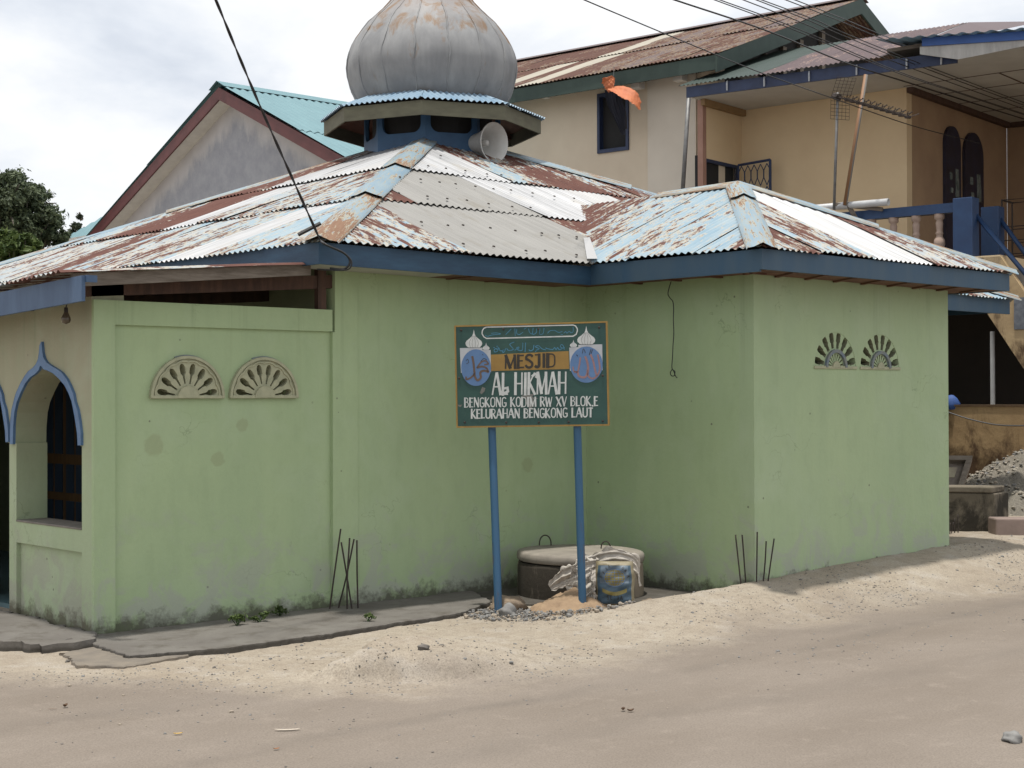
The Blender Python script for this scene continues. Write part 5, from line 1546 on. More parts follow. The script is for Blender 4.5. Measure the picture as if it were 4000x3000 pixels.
M['shadewall'] = simple('void_shade_render', (.03, .024, .02), (.02, .017, .014), 2, .9)  # render darkened to stand in for the unlit void under the stairs
def stained(name, c1, c2, st, zlo, zhi):
    m, n, b = newmat(name)
    p = pos(n)
    sp = nd(n, 'ShaderNodeSeparateXYZ', {0: p})
    col = mixc(n, ramp(n, noise(n, p, 1.3, 6, .65), [(.4, 0.0), (.6, 1.0)]), c1, c2)
    lo = nd(n, 'ShaderNodeMapRange', {'Value': sp.outputs[2], 'From Min': zlo, 'From Max': zhi, 'To Min': .22, 'To Max': -.04}).outputs[0]
    k = mth(n, 'ADD', noise(n, mapping(n, p, (1.7, 1.7, 1)), 1.4, 8, .72, .5), lo)
    col = mixc(n, ramp(n, k, [(.50, 0.0), (.64, .95)]), col, st)
    setc(n, b, col, .92, 0, .2)
    bump(n, b, noise(n, p, 10, 5), .3, .02)
    return m
wl = HB(2336, 367, 0); wr_ = HB(2458, 584, 0)
wz0, wz1 = 5.70, 6.70
MB().plate([(-9, -.4), (.399, -.4), (.399, 6.85), (-9, 6.85)], [[(wl[0], wz0), (wr_[0], wz0), (wr_[0], wz1), (wl[0], wz1)]], H(0, 0, 0), EA, (0, 0, 1), EB * .18).build('wall', M['cream'], rh)
hb(MB(), HB(2530, 600, -.04)[0], .0, -.04, -.002, -.4, 6.84).build('pilaster', M['creamw'], rh)
wf = MB()
for (a0, a1, z0, z1) in ((wl[0], wr_[0], wz0, wz0 + .06), (wl[0], wr_[0], wz1 - .06, wz1), (wl[0], wl[0] + .05, wz0 + .06, wz1 - .06), (wr_[0] - .05, wr_[0], wz0 + .06, wz1 - .06)):
    hb(wf, a0, a1, -.03, .1, z0, z1)
win = wf.build('window', M['navy'], rh)
hb(MB(), wl[0] + .05, wr_[0] - .05, .08, .10, wz0 + .06, wz1 - .06).build('pane', M['dark'], win)
hb(MB(), -9, -8.8, .19, 8, -.4, 6.85).build('wall', M['cream'], rh)
hb(MB(), -8.8, .1, 8, 8.2, -.4, 6.85).build('wall', M['cream'], rh)
M['rustroof'] = rust_sheet('old_rust_roof', (.082, .052, .05), (.10, .063, .056), (.07, .029, .023), (.10, .044, .028), (.20, .14, .08), .49)
M['mauve'] = rust_sheet('mauve_roof', (.075, .045, .048), (.092, .057, .057), (.14, .07, .06), (.17, .09, .07), (.25, .17, .14), .44)
M['creamsheet'] = zinc('cream_sheet', (.36, .33, .27), .6, .05, .3)
M['greensheet'] = zinc('shaded_green_sheet', (.028, .048, .041), .6, .05, .4)  # green sheets with the rake overhang's shade put into the colour
GA, GZ_ = .71, 8.73
mb = MB()
fr = frame(H(GA, -.55, 6.90), -EA, EB * 4.88, GZ_ - 6.90)
slope(mb, fr, lambda s: fr[4], [
    (0, 2.8, fill(0, 2.9, .72, 0, .4, .6) + [(2.9, 3.5, 0, .7), (3.5, 4.0, 1, 0), (4.0, 4.5, 0, .7), (4.5, 5.0, 1, 0), (5.0, 9.6, 0, .7)]),
    (2.7, 5.4, fill(0, 3.6, .72, 0, .4, .6) + [(3.6, 4.1, 1, 0)] + fill(4.1, 9.6, .8, 0, .6, .8))], period=.078, rows=4)
fr2 = frame(H(GA, 4.33 * 2 + .55, 6.90), -EA, EB * -4.88, GZ_ - 6.90)
slope(mb, fr2, lambda s: fr2[4], [(0, 5.4, fill(0, 9.6, .8, 0, .4, .7))], period=.078)
hroof = mb.build('roof', [M['rustroof'], M['creamsheet']], rh, smooth=True)
rc = MB()
for sg in (-1, 1): rc.quad(H(GA + .03, 4.33, GZ_ + .07), H(-9, 4.33, GZ_ + .07), H(-9, 4.33 + sg * .25, GZ_ - .03), H(GA + .03, 4.33 + sg * .25, GZ_ - .03))
rc.build('ridge_cap', M['rustroof'], hroof)
hb(MB(), -9, .69, -.53, -.50, 6.66, 6.885).build('fascia', M['dgreen'], rh)
for sg in (-1, 1):
    MB().obox(H(GA - .02, 4.33, GZ_ - .0), EB * (sg * 4.9) + A(0, 0, 6.88 - GZ_), EA * .035, A(0, 0, -.27)).build('rake_board', M['dgreen'], rh)
MB().plate([(-.0, 6.2), (8.66, 6.2), (8.66, 6.84), (4.33, 8.48), (0, 6.84)], [], H(-.02, 0, 0), EB, (0, 0, 1), EA * .1).build('gable_shade_plate', M['dark'], rh)  # black plate stands in for the shade inside the gable
for b in (1.9, 2.5, 3.1, 3.9): hb(MB(), .09, .16, b, b + .12, 6.981, 6.84 + .38 * b - .15).build('gable_stud', M['wood_grey'], rh)
hb(MB(), .09, .15, .1, 6, 6.86, 6.98).build('gable_beam', M['wood_grey'], rh)
for px, py, w in ((2495, 327, .16), (2660, 295, .17), (2132, 367, .13)):
    c = HB(px, py, -.20)
    hb(MB(), c[0] - w / 2, c[0] + w / 2, -.30, -.14, c[2] - w * .55, c[2] + w * .55).build('beam_end', M['white'], rh)
# veranda
ZC = 6.22
va0, va1 = HB(2685, 383, -.8), HB(3740, 247, -.8)
MB().obox(H(va0[0], -.83, va0[2]), EA * (va1[0] - va0[0]) + A(0, 0, va1[2] - va0[2]), EB * .03, A(0, 0, .165)).build('fascia', M['navy'], rh)
for px, py in ((2840, 322), (2985, 306), (3160, 285), (3345, 260), (3540, 235), (3675, 218)):
    c = HB(px, py, -.84)
    MB().tube([H(c[0], -.835, c[2] + .02), H(c[0] + .01, -.86, c[2] - .04), H(c[0], -.84, c[2] - .12)], .014, 6).build('gutter_hook', M['sgrey'], rh)
mb = MB()
vfr = frame(H(va0[0] - .1, -.90, va0[2] + .175), EA - A(0, 0, .013), EB * 3.0, 1.06)
slope(mb, vfr, lambda s: vfr[4], [(0, 4, fill(0, 1.35, .68, 1, 0, 0) + fill(1.35, 3.35, .67, 0, .35, .55))], period=.078, jag=.03)
mb.build('veranda_roof', [M['mauve'], M['greensheet']], rh, smooth=True)
mb = MB()
vf2 = frame(H(va0[0] + 3.3, 2.1, va0[2] + 1.16), EB * -1 + A(0, 0, -.353), EA * 2.2, -.30)
mb.quad(H(va0[0] + 3.27, 2.12, va0[2] + 1.20), H(va0[0] + 4.4, 2.2, va0[2] + 1.05), H(va0[0] + 4.3, .6, va0[2] + .62), H(va0[0] + 3.27, .6, va0[2] + .66))
mb.build('veranda_roof', M['mauve'], rh)
hb(MB(), .40, 9.5, -.79, 4.7, ZC, ZC + .04).build('ceiling', simple('ceiling_board', (.50, .49, .46), (.43, .42, .39), 2, .85), rh)
def hbc(*a): hb(MB(), *a).build('ceiling_batten', M['wood_red'], rh)
for b in (.5, 1.4, 2.3, 3.2): hbc(3.27, 9.4, b, b + .02, ZC - .006, ZC - .001)
for a in (4.7, 6.0, 7.2): hbc(a, a + .02, .52, 4.5, ZC - .008, ZC - .0005)
hbc(3.27, 3.36, .62, 4.5, ZC - .08, ZC - .001)
hbc(3.37, 9.4, 4.44, 4.53, ZC - .08, ZC - .001)
hb(MB(), .44, 3.26, .62, .80, 3.2, ZC - .001).build('wall', M['yellow'], rh)
d0, d1 = HA(2758, 632, .44), HA(2874, 655, .44)
MB().plate([(-.5, 3.2), (.618, 3.2), (.618, ZC - .001), (-.5, ZC - .001)], [[(d0[1], 3.25), (d1[1], 3.25), (d1[1], d1[2]), (d0[1], d0[2])]], H(.40, 0, 0), EB, (0, 0, 1), EA * .04).build('wall', M['yellow'], rh)
dz = MB()
hb(dz, .401, .45, d0[1] - .05, d0[1], 3.25, d0[2] + .05); hb(dz, .401, .45, d1[1], d1[1] + .04, 3.25, d0[2] + .05); hb(dz, .401, .45, d0[1], d1[1], d0[2], d0[2] + .05)
dfr = dz.build('door_frame', M['navy'], rh)
hb(MB(), .30, .39, d0[1] - .1, d1[1] + .0, 3.2, d0[2] + .1).build('doorway', M['dark'], rh)  # dark slab stands in for the unlit room behind the door hole
hb(MB(), .36, .455, -.56, -.46, 3.2, ZC - .002).build('post', M['pinkwood'], rh)
MB().obox(H(.46, -.62, ZC - .10), EA * .0 + EB * 1.24, EA * .07, A(0, 0, .099)).build('beam', simple('orange_beam', (.28, .18, .085), (.22, .14, .065), 6, .7), rh)
# open grille door
g0_, g1_ = HB(2880, 645, .35), HB(2998, 632, .30)
gd = MB()
def gline(a, z, a2, z2, w=.012): gd.tube([H(a, .38, z), H(a2, .38, z2)], w, 6)
ga0, ga1, gzt, gzb = g0_[0], g1_[0], g0_[2], 3.5
gline(ga0, gzt, ga1, gzt + .03, .022); gline(ga1, gzt + .03, ga1, gzb, .024); gline(ga0, gzt, ga0, gzb, .018); gline(ga0, gzb, ga1, gzb, .022)
for k in range(5):
    a = ga0 + (ga1 - ga0) * (k + .5) / 5; w = (ga1 - ga0) / 10
    for j in range(5):
        z = gzt - .02 - j * .36
        gd.tube([H(a, .38, z), H(a - w * .95, .38, z - .10), H(a - w * .95, .38, z - .22), H(a, .38, z - .34)], .008, 5)
        gd.tube([H(a, .38, z), H(a + w * .95, .38, z - .10), H(a + w * .95, .38, z - .22), H(a, .38, z - .34)], .008, 5)
gd.build('grille_door', M['navy'], rh)
hb(MB(), 3.18, 3.26, .801, 4.54, 3.2, ZC - .001).build('wall', M['brownwall'], rh)
hb(MB(), 3.262, 9.5, 4.54, 4.7, 3.2, ZC - .001).build('wall', M['brownwall'], rh)
for (pl_, pr_, pt_) in ((3682, 3742, 495), (3758, 3830, 520)):
    a = HA(pl_, 700, 3.262); b = HA(pr_, 700, 3.262); t = HA((pl_ + pr_) / 2, pt_, 3.262)
    r = (b[1] - a[1]) / 2; cb_ = (a[1] + b[1]) / 2
    lp = [(a[1], 3.5), (b[1], 3.5)] + [(cb_ + r * math.cos(PI * k / 12), t[2] - r + r * math.sin(PI * k / 12)) for k in range(13)]
    dd = MB().plate(lp, [], H(3.262, 0, 0), EB, (0, 0, 1), EA * .05).build('arched_door', simple('dark_door_blue', (.02, .02, .045), (.015, .012, .02), 5, .5), rh)
    gl = MB()
    for k, (u, v, w, h) in enumerate(((.25, -.85, .10, .12), (.62, -.80, .12, .14), (.30, -1.05, .10, .08), (.62, -1.1, .14, .30), (.55, -1.75, .10, .40))):
        y0 = a[1] + (b[1] - a[1]) * u
        gl.obox(H(3.313, y0, t[2] + v), EB * (b[1] - a[1]) * w * 1.6, EA * .004, A(0, 0, h))
    gl.build('pane', simple('door_glass_chip', (.20, .24, .24), (.06, .09, .09), 7, .2), dd)
# floor slab, balustrade, stairs
ZF = 3.50
hb(MB(), -.0, 5.25, -.86, 4.7, ZF - .25, ZF).build('floor_slab', M['yellow'], rh)
hb(MB(), 5.25, 9.5, .62, 4.7, ZF - .25, ZF).build('floor_slab', M['yellow'], rh)
r0_, r1_ = HB(3247, 839, -.8), HB(3793, 781, -.8)
hb(MB(), .5, r1_[0] - .2, -.87, -.73, 4.115, 4.245).build('rail', M['blue_rail'], rh)
hb(MB(), .5, 4.60, -.86, -.74, ZF + .001, ZF + .05).build('rail_base', M['blue_rail'], rh)
bevel(hb(MB(), 4.61, 4.885, -.90, -.66, ZF + .001, 4.30).build('newel_post', M['blue_rail'], rh), .01)
p2a, p2b = HB(3840, 812, .35), HB(3909, 812, .35)
bevel(hb(MB(), p2a[0], p2b[0], .25, .48, ZF + .001, p2a[2]).build('newel_post', M['blue_rail'], rh), .01)
bal = [(.075, 3.55), (.075, 3.60), (.05, 3.615), (.055, 3.64), (.078, 3.70), (.072, 3.76), (.045, 3.80), (.04, 3.83), (.058, 3.85), (.038, 3.88), (.045, 3.93), (.052, 3.99), (.04, 4.03), (.065, 4.05), (.07, 4.075), (.07, 4.115)]
M['bal'] = simple('baluster_plaster', (.40, .30, .24), (.33, .24, .20), 7, .85)
for k in range(10):
    a = 4.38 - .335 * k
    MB().lathe(bal, H(a, -.80, 0), n=14).build('baluster', M['bal'], rh, smooth=True)
s0_ = HB(3868, 1235, -.8); s1_ = HB(4000, 1435, -.8)
sl = (s1_[2] - s0_[2]) / (s1_[0] - s0_[0])
aT = 4.95; zT = s0_[2] + sl * (aT - s0_[0])
aB = s0_[0] + (.2 - s0_[2]) / sl
M['yellowst'] = stained('stained_yellow', (.44, .33, .19), (.36, .26, .15), (.10, .065, .04), 1.6, 2.6)
th_ = .62
for b in (-.86, .52):
    MB().plate([(aT, zT), (aB, .2), (aB + .6, .2), (aB + .6, .2 + .1), (aT + .3, ZF - .02), (aT, ZF - .02)], [], H(0, b, 0), EA, (0, 0, 1), EB * .12).build('stringer', M['yellowst'], rh)
st = MB()
n_ = 17
for k in range(n_):
    a = aT + .3 + (aB + .3 - aT) * k / n_; z = ZF - (ZF - .3) * (k + 1) / n_
    hb(st, a, a + (aB + .3 - aT) / n_ + .02, -.735, .515, z - .18, z)
st.build('stair', M['concrete'], rh)
M['tile'] = simple('grey_tile', (.17, .18, .20), (.09, .10, .12), 16, .4)
for q in range(2):
    for w in range(2):
        c = HB(3978, 1195 + 62 * q, -.862)
        hb(MB(), c[0] - .06 + w * .26, c[0] + .18 + w * .26, -.875, -.861, c[2] - .10, c[2] + .11).build('tile', M['tile'], rh)
for (xa, ya, xb, yb, b) in ((3797, 824, 3992, 1056, -.72), (3898, 846, 4004, 992, .36)):
    u, v = HB(xa, ya, b), HB(xb, yb, b)
    w = v + (v - u) * .9
    MB().tube([H(*u), H(*w)], .032, 8).build('handrail', M['blue_rail'], rh, smooth=True)
hb(MB(), .0, 9.5, 2.6, 2.8, -.4, ZF - .26).build('wall', M['shadewall'], rh)
hb(MB(), .2, .4, .2, 2.6, -.4, ZF - .26).build('wall', M['shadewall'], rh)
cp = HB(3830, 1300, -.9); 
MB().tube([H(cp[0], -.5, .3), H(cp[0], -.5, cp[2] + .03)], .032, 10).build('post', M['white'], rh, smooth=True)
# carport roof on the right
def board4(name, px, b, mat, thick=.03):
    P = [H(*HB(x, y, b)) for x, y in px]
    mb = MB(); n = len(P)
    mb.add(P + [p + EB * thick for p in P], [tuple(range(n)), tuple(range(2 * n - 1, n - 1, -1))] + [(i, (i + 1) % n, n + (i + 1) % n, n + i) for i in range(n)])
    return mb.build(name, mat, rh, fixn=True)
board4('carport_fascia', [(3600, 148), (4060, 117), (4060, 151), (3600, 180)], -1.0, simple('carport_blue', (.03, .10, .34), (.025, .08, .27), 4, .5))
board4('carport_board', [(3592, 183), (4060, 153), (4060, 168), (3795, 222), (3740, 232), (3592, 212)], -.97, simple('stained_white_board', (.46, .45, .43), (.30, .29, .28), 3, .8, stretch=(3, 3, .7)))
q = [H(*HB(3418, 155, -1.15)), H(*HB(4080, 104, -1.15))]
mb = MB()
cfr = frame(q[0], unit(q[1] - q[0]), EB * 5.0, .35)
L_ = float(np.linalg.norm(q[1] - q[0])) + 3
sheet(mb, cfr, 0, L_, 0, cfr[4], lambda s: -1, lambda s: 99, 0, 0, .3, .2, .012, 2, 0, 0, 0)
mb.build('carport_roof', simple('pale_blue_sheet', (.26, .42, .55), (.20, .34, .46), 3, .5), rh, smooth=True)
ub = MB()
hb(ub, 3.6, 4.5, -.75, .2, 6.45, 6.50)
ub.build('roof_batten', M['wood_grey'], rh)

# ------------------------------------------------------------------ props, antenna, pipe, flag
def pole(label, x0, y0, x1, y1, b, r, mat, b1=None):
    u, v = H(*HB(x0, y0, b)), H(*HB(x1, y1, b if b1 is None else b1))
    return tag(MB().tube([u, v], r, 10).build('pole', mat, None, smooth=True), label, 'pole', 'grey metal props in front of the veranda')
pole('thin grey pipe holding up the left corner of the blue veranda fascia', 2690, 384, 2664, 790, -.86, .033, M['pole_grey'])
def rusty_pipe():
    m, n, b = newmat('half_rusted_pipe')
    p = pos(n)
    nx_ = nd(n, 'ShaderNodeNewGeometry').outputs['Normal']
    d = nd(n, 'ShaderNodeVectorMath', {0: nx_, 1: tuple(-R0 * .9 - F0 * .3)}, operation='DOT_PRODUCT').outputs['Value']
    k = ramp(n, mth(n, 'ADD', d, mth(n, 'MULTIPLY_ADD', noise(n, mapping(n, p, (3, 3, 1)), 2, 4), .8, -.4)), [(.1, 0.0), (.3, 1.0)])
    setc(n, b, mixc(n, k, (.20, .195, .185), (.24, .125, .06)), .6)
    return m
pole('leaning pipe with an orange rust streak in front of the veranda wall', 3382, 292, 3300, 802, -.95, .030, rusty_pipe(), -1.1)
an = thing('antenna', 'rusty television antenna with grid reflector on a grey mast', 'antenna')
BA = -1.25
def AP(px, py, b=BA): return H(*HB(px, py, b))
MB().tube([AP(3272, 362), AP(3256, 860)], .020, 8).build('mast', M['pole_grey'], an, smooth=True)
ra, rb = AP(3268, 378), AP(3548, 458, BA - .9)
MB().tube([ra, rb], .011, 6).build('boom', M['iron'], an)
bd = unit(rb - ra); up_ = A(0, 0, 1); sd_ = unit(np.cross(bd, up_)); upb = np.cross(sd_, bd)
em = MB()
for k in range(11):
    c = ra + (rb - ra) * (.16 + .083 * k)
    for sg in (1, -1):
        em.tube([c + sd_ * sg * .02, c + sd_ * sg * .16 + upb * .05], .006, 4)
        em.tube([c - bd * .02, c + upb * .075 + sd_ * sg * .03 + bd * .03], .006, 4)
    em.tube([c - sd_ * .04, c + sd_ * .04], .022, 5)
em.build('element', M['iron'], an)
rm = MB()
for sg in (1, -1):
    o_ = ra + bd * .10
    u_ = unit(upb * sg * .9 - bd * .1 + bd * .35); 
    for k in range(6): rm.tube([o_ + sd_ * (-.15 + .06 * k), o_ + sd_ * (-.15 + .06 * k) + u_ * .30], .0032, 4)
    for k in range(7): rm.tube([o_ - sd_ * .15 + u_ * .05 * k, o_ + sd_ * .15 + u_ * .05 * k], .0032, 4)
rm.build('reflector', M['iron'], an)
MB().tube([ra - bd * .06, ra + bd * .06], .05, 8).build('clamp', M['iron'], an)
pv = thing('plastic_pipe', 'pale grey plastic pipe lying across the blue veranda rail', 'pipe')
u, v = H(*HB(3080, 822, -1.0)), H(*HB(3470, 789, -1.0))
dr = unit(v - u)
pm_ = MB(); pm_.lathe([(.050, 0), (.050, float(np.linalg.norm(v - u))), (.042, float(np.linalg.norm(v - u)) + .001), (.042, .3)], u, dr, 18)
pm_.build('tube', M['pipe_white'], pv, smooth=True)
MB().lathe([(.041, 0), (.0, 0)], v - dr * .12, dr, 18).build('bore', M['dark'], pv)
MB().lathe([(.054, -.05), (.054, .05)], u + dr * .9, dr, 18).build('joint', M['pipe_white'], pv, smooth=True)
for (x0, y0, x1, y1, w, lb) in ((3262, 799, 3448, 818, .055, 'dark weathered board resting level under the pale pipe'), (3308, 792, 3352, 872, .06, 'short weathered board sloping down below the pale pipe')):
    tag(bevel(MB().beam(AP(x0, y0, -1.03), AP(x1, y1, -.93), .05, w).build('timber_board', M['wood_grey']), .006), lb, 'board')
fl = thing('torn_flag', 'torn orange cloth with a black tail caught under the eaves beside the window', 'cloth')
oc = simple('orange_cloth', (.52, .17, .07), (.42, .12, .05), 6, .7, bmp=.3)
crumple([AP(2397, 300, -.72), AP(2378, 325, -.74), AP(2364, 344, -.72)], [.08, .26, .2], 21, 20, 10, .02, .2, .8).build('cloth', oc, fl, smooth=True)
crumple([AP(2380, 344, -.74), AP(2425, 352, -.78), AP(2462, 372, -.80), AP(2486, 400, -.78), AP(2499, 428, -.76)], [.08, .24, .30, .24, .06], 22, 30, 12, .02, .15, .8).build('cloth', oc, fl, smooth=True)
bc = simple('black_cloth', (.018, .02, .035), (.012, .013, .02), 6, .8, bmp=.3)
def hang(pts, ws, seed):
    mb = MB(); P = catmull(pts, 8); vs = []
    n = 9
    for i, p in enumerate(P):
        w = np.interp(i / (len(P) - 1), np.linspace(0, 1, len(ws)), ws)
        for k in range(n + 1):
            t = k / n - .5
            vs.append(p + EA * t * w - EB * (.5 * w * math.sin(k * 2.3 + seed + i * .1) * .5))
    mb.add(vs, [(i * (n + 1) + k, i * (n + 1) + k + 1, (i + 1) * (n + 1) + k + 1, (i + 1) * (n + 1) + k) for i in range(len(P) - 1) for k in range(n)])
    return mb
hang([AP(2382, 350, -.5), AP(2396, 410, -.45), AP(2420, 480, -.4), AP(2436, 526, -.38)], [.16, .17, .10, .07], 1).build('tail', bc, fl, smooth=True)
hang([AP(2405, 356, -.45), AP(2430, 430, -.42), AP(2440, 505, -.40)], [.12, .13, .09], 4).build('tail', bc, fl, smooth=True)
MB().tube([AP(2397, 298, -.72), AP(2399, 260, -.66)], .006, 4).build('string', M['black'], fl)
rk = thing('metal_rack', 'thin dark metal rack standing on the veranda behind the stair rail', 'rack')
ra_, rb_ = HB(3912, 782, 1.2), HB(4010, 766, 1.2)
mb = MB()
zt = ra_[2]
for b in (1.2, 1.6):
    mb.tube([H(ra_[0], b, ZF), H(ra_[0], b, zt), H(ra_[0] + .75, b, zt), H(ra_[0] + .75, b, ZF)], .016, 6)
    for k in range(1, 4): mb.tube([H(ra_[0], b, ZF + k * .2), H(ra_[0] + .75, b, ZF + k * .2)], .008, 5)
for a in (0, .75): mb.tube([H(ra_[0] + a, 1.2, zt), H(ra_[0] + a, 1.6, zt)], .014, 6)
mb.build('frame', M['iron'], rk)

# ------------------------------------------------------------------ yard at the right
bq = HB(3716, 1565, -1.95); bc_ = H(*bq)
mb = MB()
mb.lathe([(.0, -.12), (.09, -.11), (.10, -.04), (.07, .03), (.03, .07), (.0, .075)], bc_, n=14, rmod=lambda a, h: 1 + .15 * math.sin(3 * a + h * 20))
tag(mb.build('blue_rag', simple('blue_rag', (.03, .09, .30), (.02, .06, .2), 8, .7), None, smooth=True), 'blue cloth bundle lying on top of the yellow yard wall', 'cloth')
tag(MB().tube(catmull([H(*HB(3690, 1606, -2.06)), H(*HB(3790, 1638, -2.06)), H(*HB(3900, 1660, -2.06)), H(*HB(4030, 1663, -2.06))], 8), .009, 5).build('wire', M['black']), 'thin wire sagging across the stained yellow yard wall', 'wire')
yw = thing('yard_wall', 'low yellow yard wall streaked with brown stains', 'wall')
yt = HB(3850, 1588, -2.0)[2]
M['yardwall'] = stained('yard_wall_render', (.40, .28, .15), (.33, .225, .12), (.085, .05, .03), .2, 1.5)
hb(MB(), 1.5, 10.5, -2.0, -1.85, -.3, yt).build('wall', M['yardwall'], yw)
hb(MB(), 1.5, 10.5, -2.012, -1.838, yt, yt + .025).build('coping', M['yellowst'], yw)
hb(MB(), 4.35, 4.55, -2.035, -2.001, -.3, yt - .002).build('pier', M['yardwall'], yw)
tr_ = thing('trough', 'dark mossy concrete trough with a loose slab on top', 'trough')
M['mossy'] = stained('mossy_concrete', (.21, .18, .14), (.15, .13, .10), (.03, .027, .022), .15, .75)
tb = HZ(3890, 2083, .245)
lv = unit(-R0 * .93 + F0 * .30); bv_ = unit(R0 * .62 + F0 * .78)
bevel(MB().obox(tb + A(0, 0, -.2), lv * 1.15, bv_ * .36, A(0, 0, .2 + .40)).build('body', M['mossy'], tr_), .012)
bevel(MB().obox(tb + A(0, 0, .405) + lv * .02 - bv_ * .02 - A(0, 0, 0), lv * 1.2, bv_ * .33, A(0, 0, .06)).build('slab', M['mossy'], tr_), .012)
cbp = HZ(3890, 2097, .24)
tag(bevel(MB().obox(cbp + A(0, 0, -.1), unit(R0 * .95 - F0 * .1) * .9, F0 * .25, A(0, 0, .28)).build('kerb_block', simple('pinkish_block', (.25, .19, .165), (.19, .145, .125), 6, .9, bmp=.4)), .015), 'pinkish brown concrete block at the road side right of the trough', 'block')
cr_ = thing('broken_panel', 'old dark framed panel leaning on the trough by the yard wall', 'panel')
c0 = DP(3798, 1795, 17.3); c1 = DP(3758, 1925, 17.0)
dn = c1 - c0; lf = unit(-R0 * .98 + F0 * .2) * .75
nn = unit(np.cross(lf, dn)); nn = -nn if np.dot(nn, F0) > 0 else nn
MB().obox(c0 - nn * .03, lf, dn, nn * .03).build('back', simple('panel_brown', (.12, .095, .08), (.20, .17, .145), 9, .8), cr_)
fr_m = MB()
fr_m.obox(c0 - dn * .0, lf, dn * .13, nn * .07); fr_m.obox(c0 + dn * .131, unit(lf) * .06, dn * .87, nn * .07)
fr_m.build('frame', M['wood_grey'], cr_)
pp_ = MB()
for (u, v, w, h) in ((.18, .25, .16, .30), (.30, .60, .22, .36), (.52, .22, .18, .34)): pp_.obox(c0 + lf * u + dn * v, lf * w, dn * h, nn * .006)
pp_.build('patch', simple('panel_patch', (.34, .31, .22), (.26, .22, .17), 9, .8), cr_)
M['heapm'] = simple('gravel_heap_fill', (.26, .235, .19), (.17, .155, .13), 30, .95, bmp=.8, bdist=.03)
gc = DP(4010, 2060, 18.4)
o, (wx, wy, wz, rr) = heap('gravel_heap', gc[0], gc[1], 1.35, 1.2, .78, M['heapm'], 0, 9, 50, 1.0, .25)
tag(o, 'heap of crushed stone beyond the concrete trough', 'gravel heap')
mb = MB()
lst = []
for _ in range(2600):
    i, k = random.randrange(50), random.randrange(50)
    if rr[i, k] < 1.0: lst.append((wx[i, k] + random.uniform(-.04, .04), wy[i, k] + random.uniform(-.04, .04), wz[i, k] + .005, random.uniform(.012, .028)))
stones(mb, lst)
mb.build('stones', [simple('heap_stone', (.33, .30, .25), (.24, .22, .18), 9, .9), SM[1], SM[0]], o)['kind'] = 'stuff'

# ------------------------------------------------------------------ overhead cables
def cable(pts, r, label, grp='overhead wires crossing to the right', name='cable', sag=0.0):
    P = [DP(*p) for p in pts]
    return tag(MB().tube(catmull(P, 8), r, 5).build(name, M['black']), label, 'cable', grp)
cable([(2180, -45, 13), (2283, 0, 14), (2600, 133, 16.5), (2930, 268, 18.5), (3100, 330, 19.3), (3265, 388, 20.2), (3560, 490, 21.5), (3830, 560, 22.3)], .007, 'lowest thin cable sagging past the antenna into the veranda')
cable([(2400, -82, 14), (2636, 0, 16), (3000, 122, 18), (3300, 244, 20), (3560, 327, 22), (4000, 465, 25), (4300, 555, 27)], .0105, 'thick black cable second from the left crossing the rusty roof')
WX = [((2792, 0), (3080, 108), (3490, 279), (3768, 372), (4010, 452)), ((2813, 0), (3100, 106), (3500, 276), (3780, 372), (4010, 448)),
      ((2904, 0), (3140, 92), (3300, 165), (3566, 269), (4010, 430)), ((2955, 0), (3160, 80), (3300, 142), (3600, 262), (4010, 415)),
      ((2976, 0), (3180, 76), (3310, 134), (3629, 262), (4010, 405)), ((3070, 0), (3200, 50), (3300, 90), (3490, 168), (3960, 345)), ((3106, 0), (3230, 48), (3310, 80), (3500, 158), (3990, 345))]
WL = ['lower wire of the first close pair above the thick cable', 'upper wire of the first close pair above the thick cable', 'single wire between the two close pairs', 'lower wire of the middle close pair',
      'upper wire of the middle close pair', 'lower wire of the uppermost pair near the gable peak', 'uppermost wire passing the gable peak']
for w, lb in zip(WX, WL):
    e0 = (w[0][0] - (w[1][0] - w[0][0]) * .5, w[0][1] - (w[1][1] - w[0][1]) * .5)
    e1 = (w[-1][0] + (w[-1][0] - w[-2][0]) * .4, w[-1][1] + (w[-1][1] - w[-2][1]) * .4)
    D = [15, 16.5, 18, 19.2, 21, 23.5, 25.5]
    cable([(*p, d) for p, d in zip([e0] + list(w) + [e1], D)], .0065, lb)
tw = thing('twisted_cable', 'twisted black cable running down to the mosque roof corner', 'cable')
T0 = [DP(700, -340, 9.6), DP(843, 0, 9.95), DP(993, 361, 10.3), DP(1139, 690, 10.6), DP(1250, 937, 10.84)]
TP_ = catmull(T0, 40)
for ph in (0, PI):
    pts = []
    L = 0
    for i, p in enumerate(TP_):
        if i: L += np.linalg.norm(TP_[i] - TP_[i - 1])
        a = L / .42 * 2 * PI + ph
        pts.append(p + R0 * .0055 * math.cos(a) + F0 * .0055 * math.sin(a))
    MB().tube(pts, .0058, 6).build('strand', M['black'], tw, smooth=True)
ce = T0[-1]
MB().tube(catmull([ce, DP(1262, 950, 10.80), DP(1300, 968, 10.84), DP(1345, 990, 10.86), DP(1366, 1015, 10.88), DP(1360, 1040, 10.88), DP(1335, 1052, 10.9), DP(1290, 1048, 10.95)], 6), .008, 6).tube(catmull([ce, DP(1280, 958, 10.80), DP(1340, 985, 10.83), DP(1372, 1018, 10.85), DP(1366, 1048, 10.86), DP(1330, 1056, 10.9), DP(1240, 1052, 11.0)], 6), .006, 6).build('drop_loop', M['black'], tw, smooth=True)
MB().tube([DP(1150, 985, 10.74), DP(1225, 893, 10.80)][::-1] if False else [DP(1165, 917, 10.80), DP(1252, 872, 10.84)], .016, 6).build('insulator', M['black'], tw)

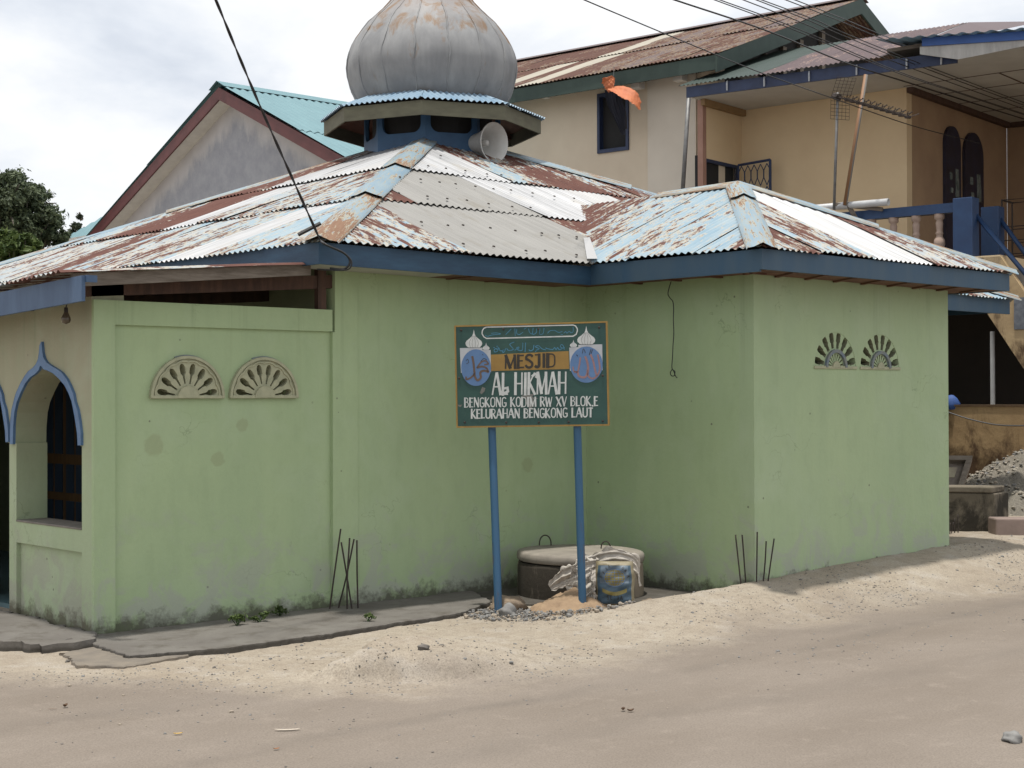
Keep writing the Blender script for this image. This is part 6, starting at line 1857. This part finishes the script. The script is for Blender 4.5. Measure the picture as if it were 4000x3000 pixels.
# ------------------------------------------------------------------ weeds and litter
def weed(px, py, n, r, label, z=.045):
    c = HZ(px, py, z); t = thing('weed', label, 'weed', 'weeds at the foot of the wall')
    cl = [(c[0] + random.uniform(-r, r), c[1] + random.uniform(-.02, .02), z + random.uniform(.02, r * .9), r * .35) for _ in range(7)]
    leaves('leaf', cl, n, .035, LM[1], t, int(px))
    mb = MB()
    for q in cl: mb.tube([(c[0], c[1], z - .01), q[:3]], .003, 4)
    mb.build('stem', LM[1], t)
weed(925, 2440, 90, .075, 'low green weed at the foot of the wall, leftmost of the patch')
weed(1012, 2425, 80, .065, 'middle weed of the patch at the foot of the wall')
weed(1095, 2400, 100, .075, 'tallest weed of the patch, nearest the leaning bars')
weed(1437, 2424, 50, .045, 'small lone weed on the pavement edge below the bars')
def litter(px, py, l, w, ang, mat, label, name='leaf', cat='leaf', z=-.008, curl=.35):
    c = HZ(px, py, z); c[2] = gz(c[0], c[1]) + .006
    mb = MB(); d = R0 * math.cos(ang) + F0 * math.sin(ang); s = np.cross(A(0, 0, 1), d)
    vs = []
    for i in range(9):
        t = i / 8 - .5; ww = w * math.sqrt(max(0, 1 - (2 * t) ** 2)) + .002
        for k in (-1, 0, 1): vs.append(c + d * t * l + s * k * ww / 2 + A(0, 0, curl * w * abs(k) * .6 + curl * l * (t * t)))
    mb.add(vs, [(i * 3 + k, i * 3 + k + 1, i * 3 + k + 4, i * 3 + k + 3) for i in range(8) for k in (0, 1)])
    return tag(mb.build(name, mat, None, smooth=True), label, cat)
lw = simple('dry_pale_leaf', (.52, .46, .38), (.42, .36, .3), 20, .7); ly = simple('yellow_leaf', (.55, .36, .08), (.45, .28, .06), 20, .6); lb_ = simple('brown_leaf', (.13, .075, .04), (.09, .05, .03), 20, .8)
litter(1122, 2852, .13, .018, .1, lw, 'long pale dried leaf lying on the road', curl=.12)
litter(695, 2868, .045, .014, .3, ly, 'small yellow leaf lying on the road')
litter(255, 2762, .03, .022, 1.2, lb_, 'curled brown leaf on the road at left', curl=.8)
litter(205, 2770, .05, .006, .05, lb_, 'thin dry twig on the road beside the curled brown leaf', 'twig', 'twig', curl=.1)
litter(1080, 2927, .03, .012, .5, simple('rust_leaf', (.30, .11, .03), (.22, .08, .02), 20, .7), 'rust coloured leaf near the bottom of the photo')
litter(2434, 2776, .03, .02, 1.3, lb_, 'left one of two curled dark leaves on the road', curl=.8)
litter(2463, 2779, .035, .018, .2, lb_, 'right one of two curled dark leaves on the road', curl=.7)
litter(1374, 2612, .016, .012, 0, M['sw'], 'tiny white scrap at the left foot of the earth mound', 'scrap', 'litter')
litter(2180, 2374, .05, .03, .4, simple('blue_scrap', (.18, .26, .38), (.3, .33, .36), 20, .5), 'crumpled blue and white scrap on the gravel', 'scrap', 'litter', .06)
litter(2330, 2368, .10, .03, .5, simple('pink_scrap', (.45, .28, .24), (.40, .25, .2), 20, .6), 'pinkish strip of plastic on the gravel by the right post', 'scrap', 'litter', .05)
litter(3640, 2185, .12, .012, .1, lw, 'pale dry stalk on the verge near the far wall corner', 'twig', 'twig', .2, .05)
